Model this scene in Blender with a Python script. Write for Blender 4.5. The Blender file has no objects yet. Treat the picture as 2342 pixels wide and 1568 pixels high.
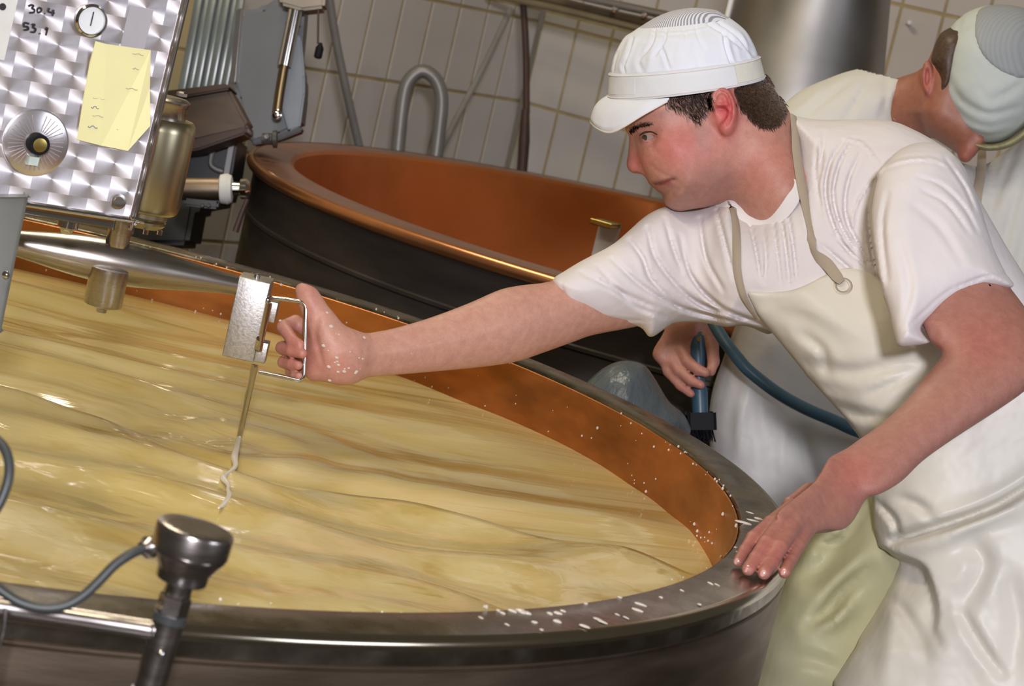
import bpy, bmesh, math, random
import numpy as np
from mathutils import Vector, Matrix

random.seed(7)
rng = np.random.default_rng(7)
S = bpy.context.scene
COL = S.collection

# ---------------------------------------------------------------- camera
IW, IH, FPX = 2342.0, 1568.0, 5500.0
PITCH, ROLL = math.radians(8.885), math.radians(-13.22)
CAMP = np.array([0.0, 0.0, 1.425])
FW = np.array([0, math.cos(PITCH), -math.sin(PITCH)])
_rt = np.array([1.0, 0, 0]); _up = np.cross(_rt, FW)
_c, _s = math.cos(ROLL), math.sin(ROLL)
RT = _c * _rt - _s * _up
UP = _s * _rt + _c * _up
cam = bpy.data.cameras.new('camera'); camo = bpy.data.objects.new('camera', cam); COL.objects.link(camo)
cam.sensor_width = 36.0; cam.sensor_fit = 'HORIZONTAL'; cam.lens = FPX / IW * 36.0
cam.clip_start = 0.05; cam.clip_end = 60
camo.matrix_world = Matrix(((RT[0], UP[0], -FW[0], CAMP[0]), (RT[1], UP[1], -FW[1], CAMP[1]), (RT[2], UP[2], -FW[2], CAMP[2]), (0, 0, 0, 1)))
cam.dof.use_dof = True; cam.dof.focus_distance = 3.1; cam.dof.aperture_fstop = 13.0
S.camera = camo

# ---------------------------------------------------------------- world, lights, exposure
S.view_settings.view_transform = 'Standard'; S.view_settings.look = 'None'
S.view_settings.gamma = 1.0; S.view_settings.use_curve_mapping = False
S.view_settings.exposure = 0.0
wd = bpy.data.worlds.new('world'); S.world = wd; wd.use_nodes = True
wd.node_tree.nodes['Background'].inputs[0].default_value = (1.0, 0.86, 0.68, 1)
wd.node_tree.nodes['Background'].inputs[1].default_value = 0.085

def area(name, loc, target, sx, sy, watt, color):
    l = bpy.data.lights.new(name, 'AREA'); l.shape = 'RECTANGLE'; l.size = sx; l.size_y = sy
    l.energy = watt; l.color = color
    o = bpy.data.objects.new(name, l); COL.objects.link(o)
    o.location = loc
    o.rotation_euler = (Vector(target) - Vector(loc)).to_track_quat('-Z', 'Y').to_euler()
    return o
# work light of the dairy behind the photographer, a window to the right, ceiling tubes
area('work_light', (0.20, -2.3, 2.35), (0.1, 3.1, 0.95), 0.36, 0.28, 210, (0.95, 0.93, 1.0))
area('window_daylight', (3.3, 0.6, 2.0), (-0.2, 2.9, 1.0), 1.3, 1.1, 34, (0.84, 0.88, 1.0))
area('ceiling_tube_front', (-1.1, 1.6, 3.1), (-0.5, 2.8, 0.8), 1.5, 0.25, 26, (1.0, 0.86, 0.60))
area('ceiling_tube_back', (-1.0, 4.3, 3.2), (0.6, 5.0, 0.0), 1.5, 0.3, 30, (1.0, 0.88, 0.66))

# ---------------------------------------------------------------- picture <-> place
def at(x, y, d):
    return CAMP + d * (FW + (x - IW / 2) / FPX * RT - (y - IH / 2) / FPX * UP)
def onz(x, y, z):
    v = FW + (x - IW / 2) / FPX * RT - (y - IH / 2) / FPX * UP
    return CAMP + v * ((z - CAMP[2]) / v[2])
def pxm(n, d):           # n pixels at distance d, in metres
    return n * d / FPX

# ---------------------------------------------------------------- materials
MATS = {}
def _nt(name):
    m = bpy.data.materials.new(name); m.use_nodes = True
    nt = m.node_tree
    return m, nt, nt.nodes['Principled BSDF']
def mix_rgb(nt, fac, a, b, mode='MIX'):
    n = nt.nodes.new('ShaderNodeMix'); n.data_type = 'RGBA'; n.blend_type = mode
    for sock, v in ((n.inputs[0], fac), (n.inputs[6], a), (n.inputs[7], b)):
        if hasattr(v, 'is_output') or isinstance(v, bpy.types.NodeSocket): nt.links.new(v, sock)
        elif isinstance(v, (int, float)): sock.default_value = v
        else: sock.default_value = (*v[:3], 1)
    return n.outputs[2]
def noise(nt, scale, detail=3, rough=0.5, vec=None, stretch=None, dist=0.0):
    tc = nt.nodes.new('ShaderNodeTexCoord'); src = tc.outputs['Object'] if vec is None else vec
    if stretch:
        mp = nt.nodes.new('ShaderNodeMapping'); mp.inputs['Scale'].default_value = stretch
        nt.links.new(src, mp.inputs[0]); src = mp.outputs[0]
    n = nt.nodes.new('ShaderNodeTexNoise'); n.inputs['Scale'].default_value = scale
    n.inputs['Detail'].default_value = detail; n.inputs['Roughness'].default_value = rough
    n.inputs['Distortion'].default_value = dist
    nt.links.new(src, n.inputs['Vector'])
    return n.outputs['Fac']
def ramp(nt, fac, stops):
    r = nt.nodes.new('ShaderNodeValToRGB'); e = r.color_ramp.elements
    while len(e) < len(stops): e.new(0.5)
    for k, (p, c) in enumerate(stops):
        e[k].position = p; e[k].color = (*c[:3], 1) if not isinstance(c, (int, float)) else (c, c, c, 1)
    nt.links.new(fac, r.inputs[0]); return r.outputs[0]
def bump(nt, h, strength, dist=0.01):
    b = nt.nodes.new('ShaderNodeBump'); b.inputs['Strength'].default_value = strength; b.inputs['Distance'].default_value = dist
    nt.links.new(h, b.inputs['Height'])
    return b.outputs[0]
def mat(name, col, rough=0.5, metal=0.0, var=0.12, vscale=12.0, stretch=None, bmp=0.0, bscale=60.0, rvar=0.0, spec=0.5, bstretch=None, coat=0.0, sss=0.0):
    if name in MATS: return MATS[name]
    m, nt, p = _nt(name)
    c = np.array(col[:3], float)
    f = noise(nt, vscale, 4, 0.55, stretch=stretch)
    lo, hi = np.clip(c * (1 - var), 0, 1), np.clip(c * (1 + var), 0, 1)
    nt.links.new(ramp(nt, f, [(0.3, lo), (0.7, hi)]), p.inputs['Base Color'])
    p.inputs['Metallic'].default_value = metal; p.inputs['Roughness'].default_value = rough
    p.inputs['Specular IOR Level'].default_value = spec
    if rvar:
        f2 = noise(nt, vscale * 1.7, 3, 0.5, stretch=stretch)
        nt.links.new(ramp(nt, f2, [(0.3, max(rough - rvar, 0.03)), (0.7, min(rough + rvar, 1))]), p.inputs['Roughness'])
    if bmp:
        nt.links.new(bump(nt, noise(nt, bscale, 3, 0.5, stretch=bstretch or stretch), bmp, 0.003), p.inputs['Normal'])
    if coat: p.inputs['Coat Weight'].default_value = coat; p.inputs['Coat Roughness'].default_value = 0.1
    if sss:
        p.inputs['Subsurface Weight'].default_value = sss; p.inputs['Subsurface Radius'].default_value = (0.012, 0.004, 0.002); p.inputs['Subsurface Scale'].default_value = 0.6
    MATS[name] = m
    return m

# ---------------------------------------------------------------- objects
def tag(o, label=None, cat=None, group=None, kind=None):
    if label: o['label'] = label
    if cat: o['category'] = cat
    if group: o['group'] = group
    if kind: o['kind'] = kind
    return o
def link(name, me, m=None, parent=None, smooth=None):
    o = bpy.data.objects.new(name, me); COL.objects.link(o)
    if m is not None:
        me.materials.clear()
        for mm in (m if isinstance(m, (list, tuple)) else [m]): me.materials.append(mm)
    if parent is not None:
        o.parent = parent
        o.matrix_parent_inverse = PINV.get(parent.name, parent.matrix_basis.inverted())
    return o
PINV = {}
def empty(name, loc, label=None, cat=None, group=None, kind=None):
    o = bpy.data.objects.new(name, None); COL.objects.link(o); o.empty_display_size = 0.05
    o.location = tuple(float(v) for v in loc)
    o.matrix_basis = Matrix.Translation(o.location)
    PINV[o.name] = o.matrix_basis.inverted()
    return tag(o, label, cat, group, kind)
def from_np(name, V, Fq, m=None, parent=None, smooth=True):
    me = bpy.data.meshes.new(name)
    me.from_pydata([tuple(map(float, v)) for v in V], [], [tuple(map(int, f)) for f in Fq])
    if smooth: me.polygons.foreach_set('use_smooth', [True] * len(me.polygons))
    me.update()
    return link(name, me, m, parent)
def sharp(o, ang=35):
    me = o.data
    me.polygons.foreach_set('use_smooth', [True] * len(me.polygons))
    me.set_sharp_from_angle(angle=math.radians(ang))
    return o

class MB:
    """collects shapes into one mesh (world coordinates)"""
    def __init__(self): self.V = []; self.F = []
    def add(self, V, F):
        b = len(self.V); self.V += [tuple(map(float, v)) for v in V]
        self.F += [tuple(int(i) + b for i in f) for f in F]; return self
    def box(self, c, ax, ay, az, bevel=0.0):
        """c centre, three half-axis vectors; bevel in metres"""
        c, ax, ay, az = (np.asarray(q, float) for q in (c, ax, ay, az))
        bm = bmesh.new(); bmesh.ops.create_cube(bm, size=2.0)
        M = np.stack([ax, ay, az], 1)
        for v in bm.verts:
            v.co = Vector(tuple(M @ np.array(v.co) + c))
        if bevel > 0:
            bmesh.ops.bevel(bm, geom=list(bm.edges), offset=bevel, segments=3, profile=0.5, affect='EDGES')
        bm.verts.index_update()
        if np.linalg.det(M) < 0: bmesh.ops.reverse_faces(bm, faces=bm.faces)
        self.add([v.co for v in bm.verts], [[v.index for v in f.verts] for f in bm.faces]); bm.free(); return self
    def lathe(self, base, axis, prof, n=40, cap=True, ref=None):
        """prof: (distance along axis, radius)"""
        base = np.asarray(base, float); a = np.asarray(axis, float); a = a / np.linalg.norm(a)
        r = np.array([1.0, 0, 0]) if abs(a[0]) < 0.9 else np.array([0, 1.0, 0])
        if ref is not None: r = np.asarray(ref, float)
        u = r - a * (r @ a); u /= np.linalg.norm(u); w = np.cross(a, u)
        V = []; F = []
        for (t, rad) in prof:
            for k in range(n):
                th = 2 * math.pi * k / n
                V.append(base + a * t + rad * (math.cos(th) * u + math.sin(th) * w))
        for i in range(len(prof) - 1):
            for k in range(n):
                k2 = (k + 1) % n
                F.append((i * n + k, i * n + k2, (i + 1) * n + k2, (i + 1) * n + k))
        if cap:
            F.append(tuple(range(n - 1, -1, -1))); F.append(tuple((len(prof) - 1) * n + k for k in range(n)))
        return self.add(V, F)
    def tube(self, pts, rad, n=12, smooth=6, closed=False):
        pts = catmull(pts, smooth, closed) if smooth else np.asarray(pts, float)
        if np.isscalar(rad): R = np.full(len(pts), rad)
        else: R = np.interp(np.linspace(0, 1, len(pts)), np.linspace(0, 1, len(rad)), rad)
        T = np.gradient(pts, axis=0); T /= np.linalg.norm(T, axis=1)[:, None] + 1e-12
        u = np.array([0, 0, 1.0]) if abs(T[0][2]) < 0.9 else np.array([1.0, 0, 0])
        V = []; F = []
        for p, t, r in zip(pts, T, R):
            u = u - t * (u @ t); u /= np.linalg.norm(u) + 1e-12; w = np.cross(t, u)
            for k in range(n):
                th = 2 * math.pi * k / n
                V.append(p + r * (math.cos(th) * u + math.sin(th) * w))
        m = len(pts)
        for i in range(m - 1):
            for k in range(n):
                k2 = (k + 1) % n
                F.append((i * n + k, i * n + k2, (i + 1) * n + k2, (i + 1) * n + k))
        F.append(tuple(range(n - 1, -1, -1))); F.append(tuple((m - 1) * n + k for k in range(n)))
        return self.add(V, F)
    def build(self, name, m, parent=None, ang=35):
        o = from_np(name, self.V, self.F, m, parent, True)
        return sharp(o, ang)

def catmull(P, n=6, closed=False):
    P = np.asarray(P, float)
    if len(P) < 3:
        return np.array([P[0] + (P[-1] - P[0]) * t for t in np.linspace(0, 1, n + 1)])
    Q = np.vstack([2 * P[0] - P[1], P, 2 * P[-1] - P[-2]])
    out = []
    for i in range(1, len(Q) - 2):
        for t in np.linspace(0, 1, n, endpoint=False):
            a, b, c, d = Q[i - 1], Q[i], Q[i + 1], Q[i + 2]
            out.append(0.5 * ((2 * b) + (-a + c) * t + (2 * a - 5 * b + 4 * c - d) * t * t + (-a + 3 * b - 3 * c + d) * t ** 3))
    out.append(P[-1]); return np.array(out)

# ---------------------------------------------------------------- solid modelling by distance fields
class Ctx:
    def __init__(self, P):
        self.P = P; self.C = np.ascontiguousarray(P.T); self.lo = self.C.min(1); self.hi = self.C.max(1); q = P - CAMP.astype(P.dtype)
        self.d = np.maximum(q @ FW.astype(P.dtype), 0.1)
        self.x = IW / 2 + FPX * (q @ RT.astype(P.dtype)) / self.d
        self.y = IH / 2 - FPX * (q @ UP.astype(P.dtype)) / self.d
def smin(a, b, k):
    h = np.maximum(k - np.abs(a - b), 0) / k
    return np.minimum(a, b) - h * h * k * 0.25
def smax(a, b, k): return -smin(-a, -b, k)
class Cone:
    """tapered round limb from picture points (x, y, distance) with radii in picture pixels"""
    def __init__(self, a, b, ra, rb):
        self.a = at(*a).astype(np.float32); self.b = at(*b).astype(np.float32); self.ra = pxm(ra, a[2]); self.rb = pxm(rb, b[2])
        self.ab = self.b - self.a; self.l2 = float(self.ab @ self.ab) + 1e-12
    def __call__(self, c):
        x, y, z = c.C[0] - self.a[0], c.C[1] - self.a[1], c.C[2] - self.a[2]
        u, v, w = self.ab
        t = np.clip((x * u + y * v + z * w) * np.float32(1 / self.l2), 0, 1)
        x -= t * u; y -= t * v; z -= t * w
        return np.sqrt(x * x + y * y + z * z) - (np.float32(self.ra) + np.float32(self.rb - self.ra) * t)
def limb(pts, rad):
    return [Cone(pts[i], pts[i + 1], rad[i], rad[i + 1]) for i in range(len(pts) - 1)]
class Ball:
    def __init__(self, p, r, sq=(1, 1, 1)):
        """r pixels; sq stretches along picture right, up, and away"""
        self.p = at(*p).astype(np.float32); self.r = pxm(r, p[2]); self.s = sq
    def __call__(self, c):
        q = c.P - self.p
        a = q @ RT.astype(np.float32) / self.s[0]; b = q @ UP.astype(np.float32) / self.s[1]; e = q @ FW.astype(np.float32) / self.s[2]
        return (np.sqrt(a * a + b * b + e * e) - self.r) * min(self.s)
def poly_d(poly, step=3.0, pad=160, smooth=0):
    """raster of the signed distance (pixels) to an outline"""
    P = np.asarray(poly, float)
    if smooth: 
        P = catmull(np.vstack([P, P[:1]]), smooth)[:-1]
    lo = P.min(0) - pad; hi = P.max(0) + pad
    xs = np.arange(lo[0], hi[0] + step, step); ys = np.arange(lo[1], hi[1] + step, step)
    X, Y = np.meshgrid(xs, ys)
    D = np.full(X.shape, 1e9); ins = np.zeros(X.shape, bool)
    for i in range(len(P)):
        a, b = P[i], P[(i + 1) % len(P)]
        ab = b - a; l = ab @ ab + 1e-9
        t = np.clip(((X - a[0]) * ab[0] + (Y - a[1]) * ab[1]) / l, 0, 1)
        D = np.minimum(D, np.hypot(X - a[0] - t * ab[0], Y - a[1] - t * ab[1]))
        cr = ((a[1] > Y) != (b[1] > Y))
        xi = a[0] + (Y - a[1]) * (b[0] - a[0]) / (b[1] - a[1] + 1e-12)
        ins ^= cr & (X < xi)
    return (lo, step, np.where(ins, -D, D).astype(np.float32))
def samp(R, x, y):
    lo, st, D = R
    u = np.clip((x - lo[0]) / st, 0, D.shape[1] - 1.001); v = np.clip((y - lo[1]) / st, 0, D.shape[0] - 1.001)
    i = u.astype(np.int32); j = v.astype(np.int32); a = u - i; b = v - j
    return (D[j, i] * (1 - a) + D[j, i + 1] * a) * (1 - b) + (D[j + 1, i] * (1 - a) + D[j + 1, i + 1] * a) * b
class Pillow:
    """rounded body with a given side outline, half thickness T (m) and edge roundness R (m);
    mid plane at distance d0 + gx*(x-x0) + gy*(y-y0)"""
    def __init__(self, poly, d0, T, R, ref=None, g=(0, 0), smooth=4, T2=None):
        """T2: ((x, y), thickness there, (x, y), thickness there) lets the thickness run along the piece"""
        self.R2 = poly_d(poly, smooth=smooth); self.d0 = d0; self.T = T; self.R = R; self.T2 = T2
        self.ref = ref or tuple(np.mean(np.asarray(poly, float), 0)); self.g = g
    def mid(self, x, y): return self.d0 + self.g[0] * (x - self.ref[0]) + self.g[1] * (y - self.ref[1])
    def __call__(self, c):
        s = samp(self.R2, c.x, c.y) * (self.d0 / FPX)
        q = np.maximum(s + self.R, 0); dz = c.d - self.mid(c.x, c.y)
        T = self.T
        if self.T2:
            (xa, ya), ta, (xb, yb), tb = self.T2
            t = np.clip(((c.x - xa) * (xb - xa) + (c.y - ya) * (yb - ya)) / ((xb - xa) ** 2 + (yb - ya) ** 2), 0, 1)
            T = ta + (tb - ta) * t
        k = self.R / T
        return (np.sqrt(q * q + (dz * k) ** 2) - self.R) * np.minimum(1.0, 1 / k)
def union(parts, k):
    def f(c):
        r = parts[0](c)
        for p in parts[1:]: r = smin(r, p(c), k)
        return r
    return f
class Grp:
    """part of a body, worked out only near its own bounds"""
    def __init__(self, f, pts, pad=0.05):
        P = np.array([at(*p) for p in pts]); self.f = f; self.lo = P.min(0) - pad; self.hi = P.max(0) + pad
    def __call__(self, c):
        lo, hi = c.lo, c.hi
        gap = np.maximum(np.maximum(self.lo - hi, lo - self.hi), 0)
        g = float(np.sqrt((gap * gap).sum()))
        if g > 0.0: return np.full(len(c.d), g + 0.04, np.float32)
        if len(c.d) > 40000 or len(c.d) < 400: return self.f(c)
        d = 0
        for k in range(3):
            q = np.maximum(np.maximum(np.float32(self.lo[k]) - c.C[k], c.C[k] - np.float32(self.hi[k])), 0); d = d + q * q
        d = np.sqrt(d); m = d <= 0
        if m.all(): return self.f(c)
        out = (d + 0.04).astype(np.float32)
        if m.any():
            s = Ctx.__new__(Ctx); s.P = c.P[m]; s.C = c.C[:, m]; s.lo, s.hi = s.C.min(1), s.C.max(1); s.d = c.d[m]; s.x = c.x[m]; s.y = c.y[m]
            out[m] = self.f(s)
        return out
def mesh_sdf(f, lo, hi, h, B=14, lip=1.35):
    lo = np.asarray(lo, float); hi = np.asarray(hi, float)
    nb = np.maximum(np.ceil((hi - lo) / (h * B)).astype(int), 1)
    G = np.stack(np.meshgrid(*[np.arange(n) for n in nb], indexing='ij'), -1).reshape(-1, 3)
    cen = lo + (G + 0.5) * B * h
    v = f(Ctx(cen.astype(np.float32)))
    G = G[np.abs(v) < B * h * 0.87 * lip]
    N = nb * B + 1
    I = np.stack(np.meshgrid(*[np.arange(B + 1)] * 3, indexing='ij'), -1).reshape(-1, 3)
    ids, pos, quads = [], [], []
    st = np.array([N[1] * N[2], N[2], 1], dtype=np.int64)
    for s0 in range(0, len(G), 6):
        g = G[s0:s0 + 6]
        base = g * B
        P = (lo + (base[:, None, :] + I[None]) * h).reshape(-1, 3).astype(np.float32)
        val = f(Ctx(P)).reshape(len(g), B + 1, B + 1, B + 1)
        for k in range(len(g)):
            D = val[k]; neg = D < 0
            if neg.all() or not neg.any(): continue
            cnt = np.zeros((B, B, B), np.int32); acc = np.zeros((B, B, B, 3))
            for ax in range(3):
                sl0 = [slice(None)] * 3; sl1 = [slice(None)] * 3
                sl0[ax] = slice(0, B); sl1[ax] = slice(1, B + 1)
                d0 = D[tuple(sl0)]; d1 = D[tuple(sl1)]
                cr = (d0 < 0) != (d1 < 0)
                t = np.where(cr, d0 / np.where(cr, d0 - d1, 1), 0)
                o1, o2 = [a for a in range(3) if a != ax]
                for da in (0, 1):
                    for db in (0, 1):
                        ss = [slice(0, B)] * 3
                        ss[o1] = slice(da, da + B); ss[o2] = slice(db, db + B)
                        m = cr[tuple(ss)]
                        cnt += m
                        acc[..., ax] += np.where(m, t[tuple(ss)], 0)
                        acc[..., o1] += m * da; acc[..., o2] += m * db
                # quads for edges owned here
                ss = [slice(0, B)] * 3
                m = cr[tuple(ss)]
                e = np.argwhere(m)
                if len(e):
                    ge = e + base[k]
                    ge = ge[(ge[:, o1] > 0) & (ge[:, o2] > 0)]
                    ee = ge - base[k]
                    pos_dir = D[ee[:, 0], ee[:, 1], ee[:, 2]] < 0
                    u = np.zeros(3, int); w = np.zeros(3, int)
                    u[(ax + 1) % 3] = 1; w[(ax + 2) % 3] = 1
                    c0 = ge @ st; c1 = (ge - u) @ st; c2 = (ge - u - w) @ st; c3 = (ge - w) @ st
                    q = np.stack([c0, c1, c2, c3], 1)
                    q[~pos_dir] = q[~pos_dir][:, ::-1]
                    quads.append(q)
            sel = np.argwhere(cnt > 0)
            if len(sel):
                a = acc[sel[:, 0], sel[:, 1], sel[:, 2]] / cnt[sel[:, 0], sel[:, 1], sel[:, 2]][:, None]
                gi = sel + base[k]
                ids.append(gi @ st); pos.append(lo + (gi + a) * h)
    if not ids: return np.zeros((0, 3)), np.zeros((0, 4), int)
    ids = np.concatenate(ids); pos = np.concatenate(pos); quads = np.concatenate(quads)
    srt = np.argsort(ids); ids = ids[srt]; pos = pos[srt]
    j = np.searchsorted(ids, quads); j = np.clip(j, 0, len(ids) - 1)
    ok = (ids[j] == quads).all(1)
    return pos, j[ok]
def bbox_of(pts, pad):
    P = np.array([at(*p) for p in pts]); return P.min(0) - pad, P.max(0) + pad
def sdf_obj(name, f, pts, pad, h, m, parent=None, color=None, relax=1):
    lo, hi = bbox_of(pts, pad)
    V, Q = mesh_sdf(f, lo, hi, h)
    if relax and len(V):      # light smoothing of the net
        for _ in range(relax):
            acc = np.zeros_like(V); cnt = np.zeros(len(V))
            for a, b in ((0, 1), (1, 2), (2, 3), (3, 0)):
                np.add.at(acc, Q[:, a], V[Q[:, b]]); np.add.at(acc, Q[:, b], V[Q[:, a]])
                np.add.at(cnt, Q[:, a], 1); np.add.at(cnt, Q[:, b], 1)
            V = 0.5 * V + 0.5 * acc / np.maximum(cnt, 1)[:, None]
    me = bpy.data.meshes.new(name)
    me.vertices.add(len(V)); me.vertices.foreach_set('co', V.astype(np.float32).ravel())
    me.loops.add(len(Q) * 4); me.loops.foreach_set('vertex_index', Q.astype(np.int32).ravel())
    me.polygons.add(len(Q)); me.polygons.foreach_set('loop_start', np.arange(0, len(Q) * 4, 4, dtype=np.int32))
    me.polygons.foreach_set('loop_total', np.full(len(Q), 4, dtype=np.int32))
    me.polygons.foreach_set('use_smooth', np.ones(len(Q), bool))
    me.update(); me.validate()
    if color is not None:
        ca = me.color_attributes.new('tint', 'FLOAT_COLOR', 'POINT')
        rgb = color(Ctx(V.astype(np.float32)))
        ca.data.foreach_set('color', np.concatenate([rgb, np.ones((len(V), 1))], 1).astype(np.float32).ravel())
    return link(name, me, m, parent)
def surf(f, x, y, d0, d1, lift=0.0):
    """first point on the solid along the sight line through (x, y)"""
    x = np.atleast_1d(np.asarray(x, float)); y = np.atleast_1d(np.asarray(y, float)); out = []
    ds = np.arange(d0, d1, 0.0015)
    for a, b in zip(x, y):
        P = np.array([CAMP + FW * 0]) + ds[:, None] * (FW + (a - IW / 2) / FPX * RT - (b - IH / 2) / FPX * UP)
        v = f(Ctx(P.astype(np.float32)))
        i = np.argmax(v < lift) if (v < lift).any() else int(np.argmin(v))
        out.append(P[i])
    return np.array(out)
def grad(f, P):
    e = 0.002; P = np.asarray(P, float); g = np.zeros_like(P)
    for k in range(3):
        q = np.zeros(3); q[k] = e
        g[:, k] = f(Ctx((P + q).astype(np.float32))) - f(Ctx((P - q).astype(np.float32)))
    return g / (np.linalg.norm(g, axis=1)[:, None] + 1e-9)
def strip(mb, P, N, width, thick=0.0015, n=6):
    """flat band lying along points P with surface normals N"""
    P = np.asarray(P, float)
    Pc = catmull(P, n); Nc = catmull(N, n) if len(N) == len(P) else np.repeat([N], len(Pc), 0)
    Nc = Nc / np.linalg.norm(Nc, axis=1)[:, None]
    T = np.gradient(Pc, axis=0); T /= np.linalg.norm(T, axis=1)[:, None]
    Bn = np.cross(T, Nc); Bn /= np.linalg.norm(Bn, axis=1)[:, None]
    w = np.full(len(Pc), width) if np.isscalar(width) else np.interp(np.linspace(0, 1, len(Pc)), np.linspace(0, 1, len(width)), width)
    V = []; F = []
    for p, nn, bb, ww in zip(Pc, Nc, Bn, w):
        V += [p - bb * ww / 2, p - bb * ww / 4 + nn * thick, p + bb * ww / 4 + nn * thick, p + bb * ww / 2, p - nn * thick]
    for i in range(len(Pc) - 1):
        for k in range(5):
            k2 = (k + 1) % 5
            F.append((i * 5 + k, i * 5 + k2, (i + 1) * 5 + k2, (i + 1) * 5 + k))
    F.append((4, 3, 2, 1, 0)); L = (len(Pc) - 1) * 5; F.append((L, L + 1, L + 2, L + 3, L + 4))
    mb.add(V, F)

# ================================================================ materials in use
M_tile = mat('glazed_tile', (0.50, 0.47, 0.44), 0.22, 0, 0.05, 3.0)
M_tile_y = mat('glazed_tile_cream', (0.50, 0.40, 0.22), 0.25, 0, 0.06, 3.0)
M_grout = mat('grout', (0.36, 0.285, 0.15), 0.85, 0, 0.15, 20)
M_floor = mat('wet_floor', (0.07, 0.06, 0.05), 0.25, 0, 0.3, 5, bmp=0.1)
M_ss = mat('brushed_steel', (0.42, 0.385, 0.345), 0.28, 1, 0.10, 6, stretch=(1, 1, 14), rvar=0.05)
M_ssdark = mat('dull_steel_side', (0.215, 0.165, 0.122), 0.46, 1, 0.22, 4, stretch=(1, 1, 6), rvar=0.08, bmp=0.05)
M_ssrim = mat('wet_steel_rim', (0.26, 0.23, 0.185), 0.27, 1, 0.22, 14, rvar=0.1, bmp=0.12, bscale=70)
M_chrome = mat('polished_steel', (0.62, 0.60, 0.58), 0.12, 1, 0.05, 8)
M_galv = mat('galvanised_block', (0.50, 0.48, 0.46), 0.40, 1, 0.22, 260, bmp=0.07, bscale=420)
M_gun = mat('dark_stainless', (0.42, 0.385, 0.37), 0.26, 1, 0.12, 10, stretch=(1, 1, 8), rvar=0.06)
M_yellowsteel = mat('polished_housing', (0.44, 0.40, 0.27), 0.3, 1, 0.08, 5)
M_copper = mat('copper_liner', (0.42, 0.145, 0.032), 0.40, 0.6, 0.42, 5, stretch=(1, 1, 3), rvar=0.08, bmp=0.15, bscale=25)
M_copper2 = mat('clean_copper', (0.52, 0.17, 0.045), 0.45, 0.7, 0.12, 5, rvar=0.05)
M_copper_rim = mat('copper_rim', (0.50, 0.26, 0.17), 0.34, 0.85, 0.15, 8, rvar=0.06)
M_copper_bead = mat('copper_bead', (0.62, 0.27, 0.12), 0.28, 0.9, 0.12, 8)
M_grey_pl = mat('grey_plastic', (0.22, 0.22, 0.22), 0.45, 0, 0.1, 30)
M_black = mat('black_rubber', (0.007, 0.007, 0.009), 0.6, 0, 0.2, 30, spec=0.15)
M_cable = mat('grey_cable', (0.05, 0.056, 0.056), 0.42, 0, 0.1, 30)
M_white_pl = mat('white_plastic', (0.70, 0.70, 0.68), 0.4, 0, 0.05, 30)
M_wood = mat('brown_board', (0.075, 0.042, 0.018), 0.5, 0, 0.25, 9, stretch=(1, 6, 6))
M_wood_d = mat('dark_board_edge', (0.05, 0.022, 0.012), 0.55, 0, 0.25, 9)
M_panel = mat('grey_panel', (0.075, 0.078, 0.08), 0.4, 0.3, 0.12, 5)
M_panel_d = mat('dark_panel', (0.045, 0.047, 0.05), 0.5, 0.2, 0.2, 6)
M_strip = mat('strip_curtain', (0.13, 0.155, 0.15), 0.22, 0, 0.2, 6, stretch=(8, 8, 0.4))
M_pipe_g = mat('grey_pipe', (0.19, 0.185, 0.18), 0.4, 0.3, 0.1, 10)
M_pipe_b = mat('rusty_brown_pipe', (0.055, 0.025, 0.018), 0.6, 0, 0.3, 12)
M_brass = mat('brass', (0.5, 0.38, 0.12), 0.3, 1, 0.1, 30)
M_paper = mat('yellow_paper', (0.82, 0.79, 0.42), 0.8, 0, 0.04, 8)
M_ink = mat('marker_ink', (0.02, 0.015, 0.02), 0.6, 0, 0.1, 30)
M_ink_b = mat('blue_ink', (0.10, 0.13, 0.36), 0.7, 0, 0.1, 30)
M_ink_g = mat('pencil_grey', (0.42, 0.42, 0.36), 0.8, 0, 0.1, 30)
M_drop = mat('whey_drop', (0.66, 0.60, 0.54), 0.08, 0, 0.05, 30, coat=0.5)

def milk_mat():
    m, nt, p = _nt('milk_surface')
    tc = nt.nodes.new('ShaderNodeTexCoord')
    at_ = nt.nodes.new('ShaderNodeAttribute'); at_.attribute_name = 'flow'
    f1 = noise(nt, 1.0, 4, 0.5, vec=at_.outputs['Vector'], stretch=(2.4, 5.2, 1), dist=2.6)
    f2 = noise(nt, 1.0, 3, 0.5, vec=at_.outputs['Vector'], stretch=(3.2, 11, 1), dist=2.4)
    f3 = noise(nt, 1.0, 2, 0.5, vec=at_.outputs['Vector'], stretch=(1.3, 2.2, 1), dist=0.5)
    base = ramp(nt, f1, [(0.28, (0.53, 0.385, 0.12)), (0.45, (0.62, 0.485, 0.205)), (0.58, (0.67, 0.55, 0.275)), (0.75, (0.70, 0.60, 0.34))])
    strk = ramp(nt, f2, [(0.30, 0.8), (0.41, 0.0)])
    c = mix_rgb(nt, strk, base, (0.47, 0.31, 0.085))
    sub = ramp(nt, f3, [(0.35, 0.0), (0.7, 0.55)])
    c2 = mix_rgb(nt, sub, c, (0.55, 0.44, 0.165))
    nt.links.new(c2, p.inputs['Base Color'])
    p.inputs['Roughness'].default_value = 0.09
    p.inputs['Subsurface Weight'].default_value = 0.0
    h = noise(nt, 1.0, 3, 0.5, vec=at_.outputs['Vector'], stretch=(7, 20, 1), dist=1.2)
    nt.links.new(bump(nt, h, 0.22, 0.006), p.inputs['Normal'])
    return m
M_milk = milk_mat()

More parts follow.
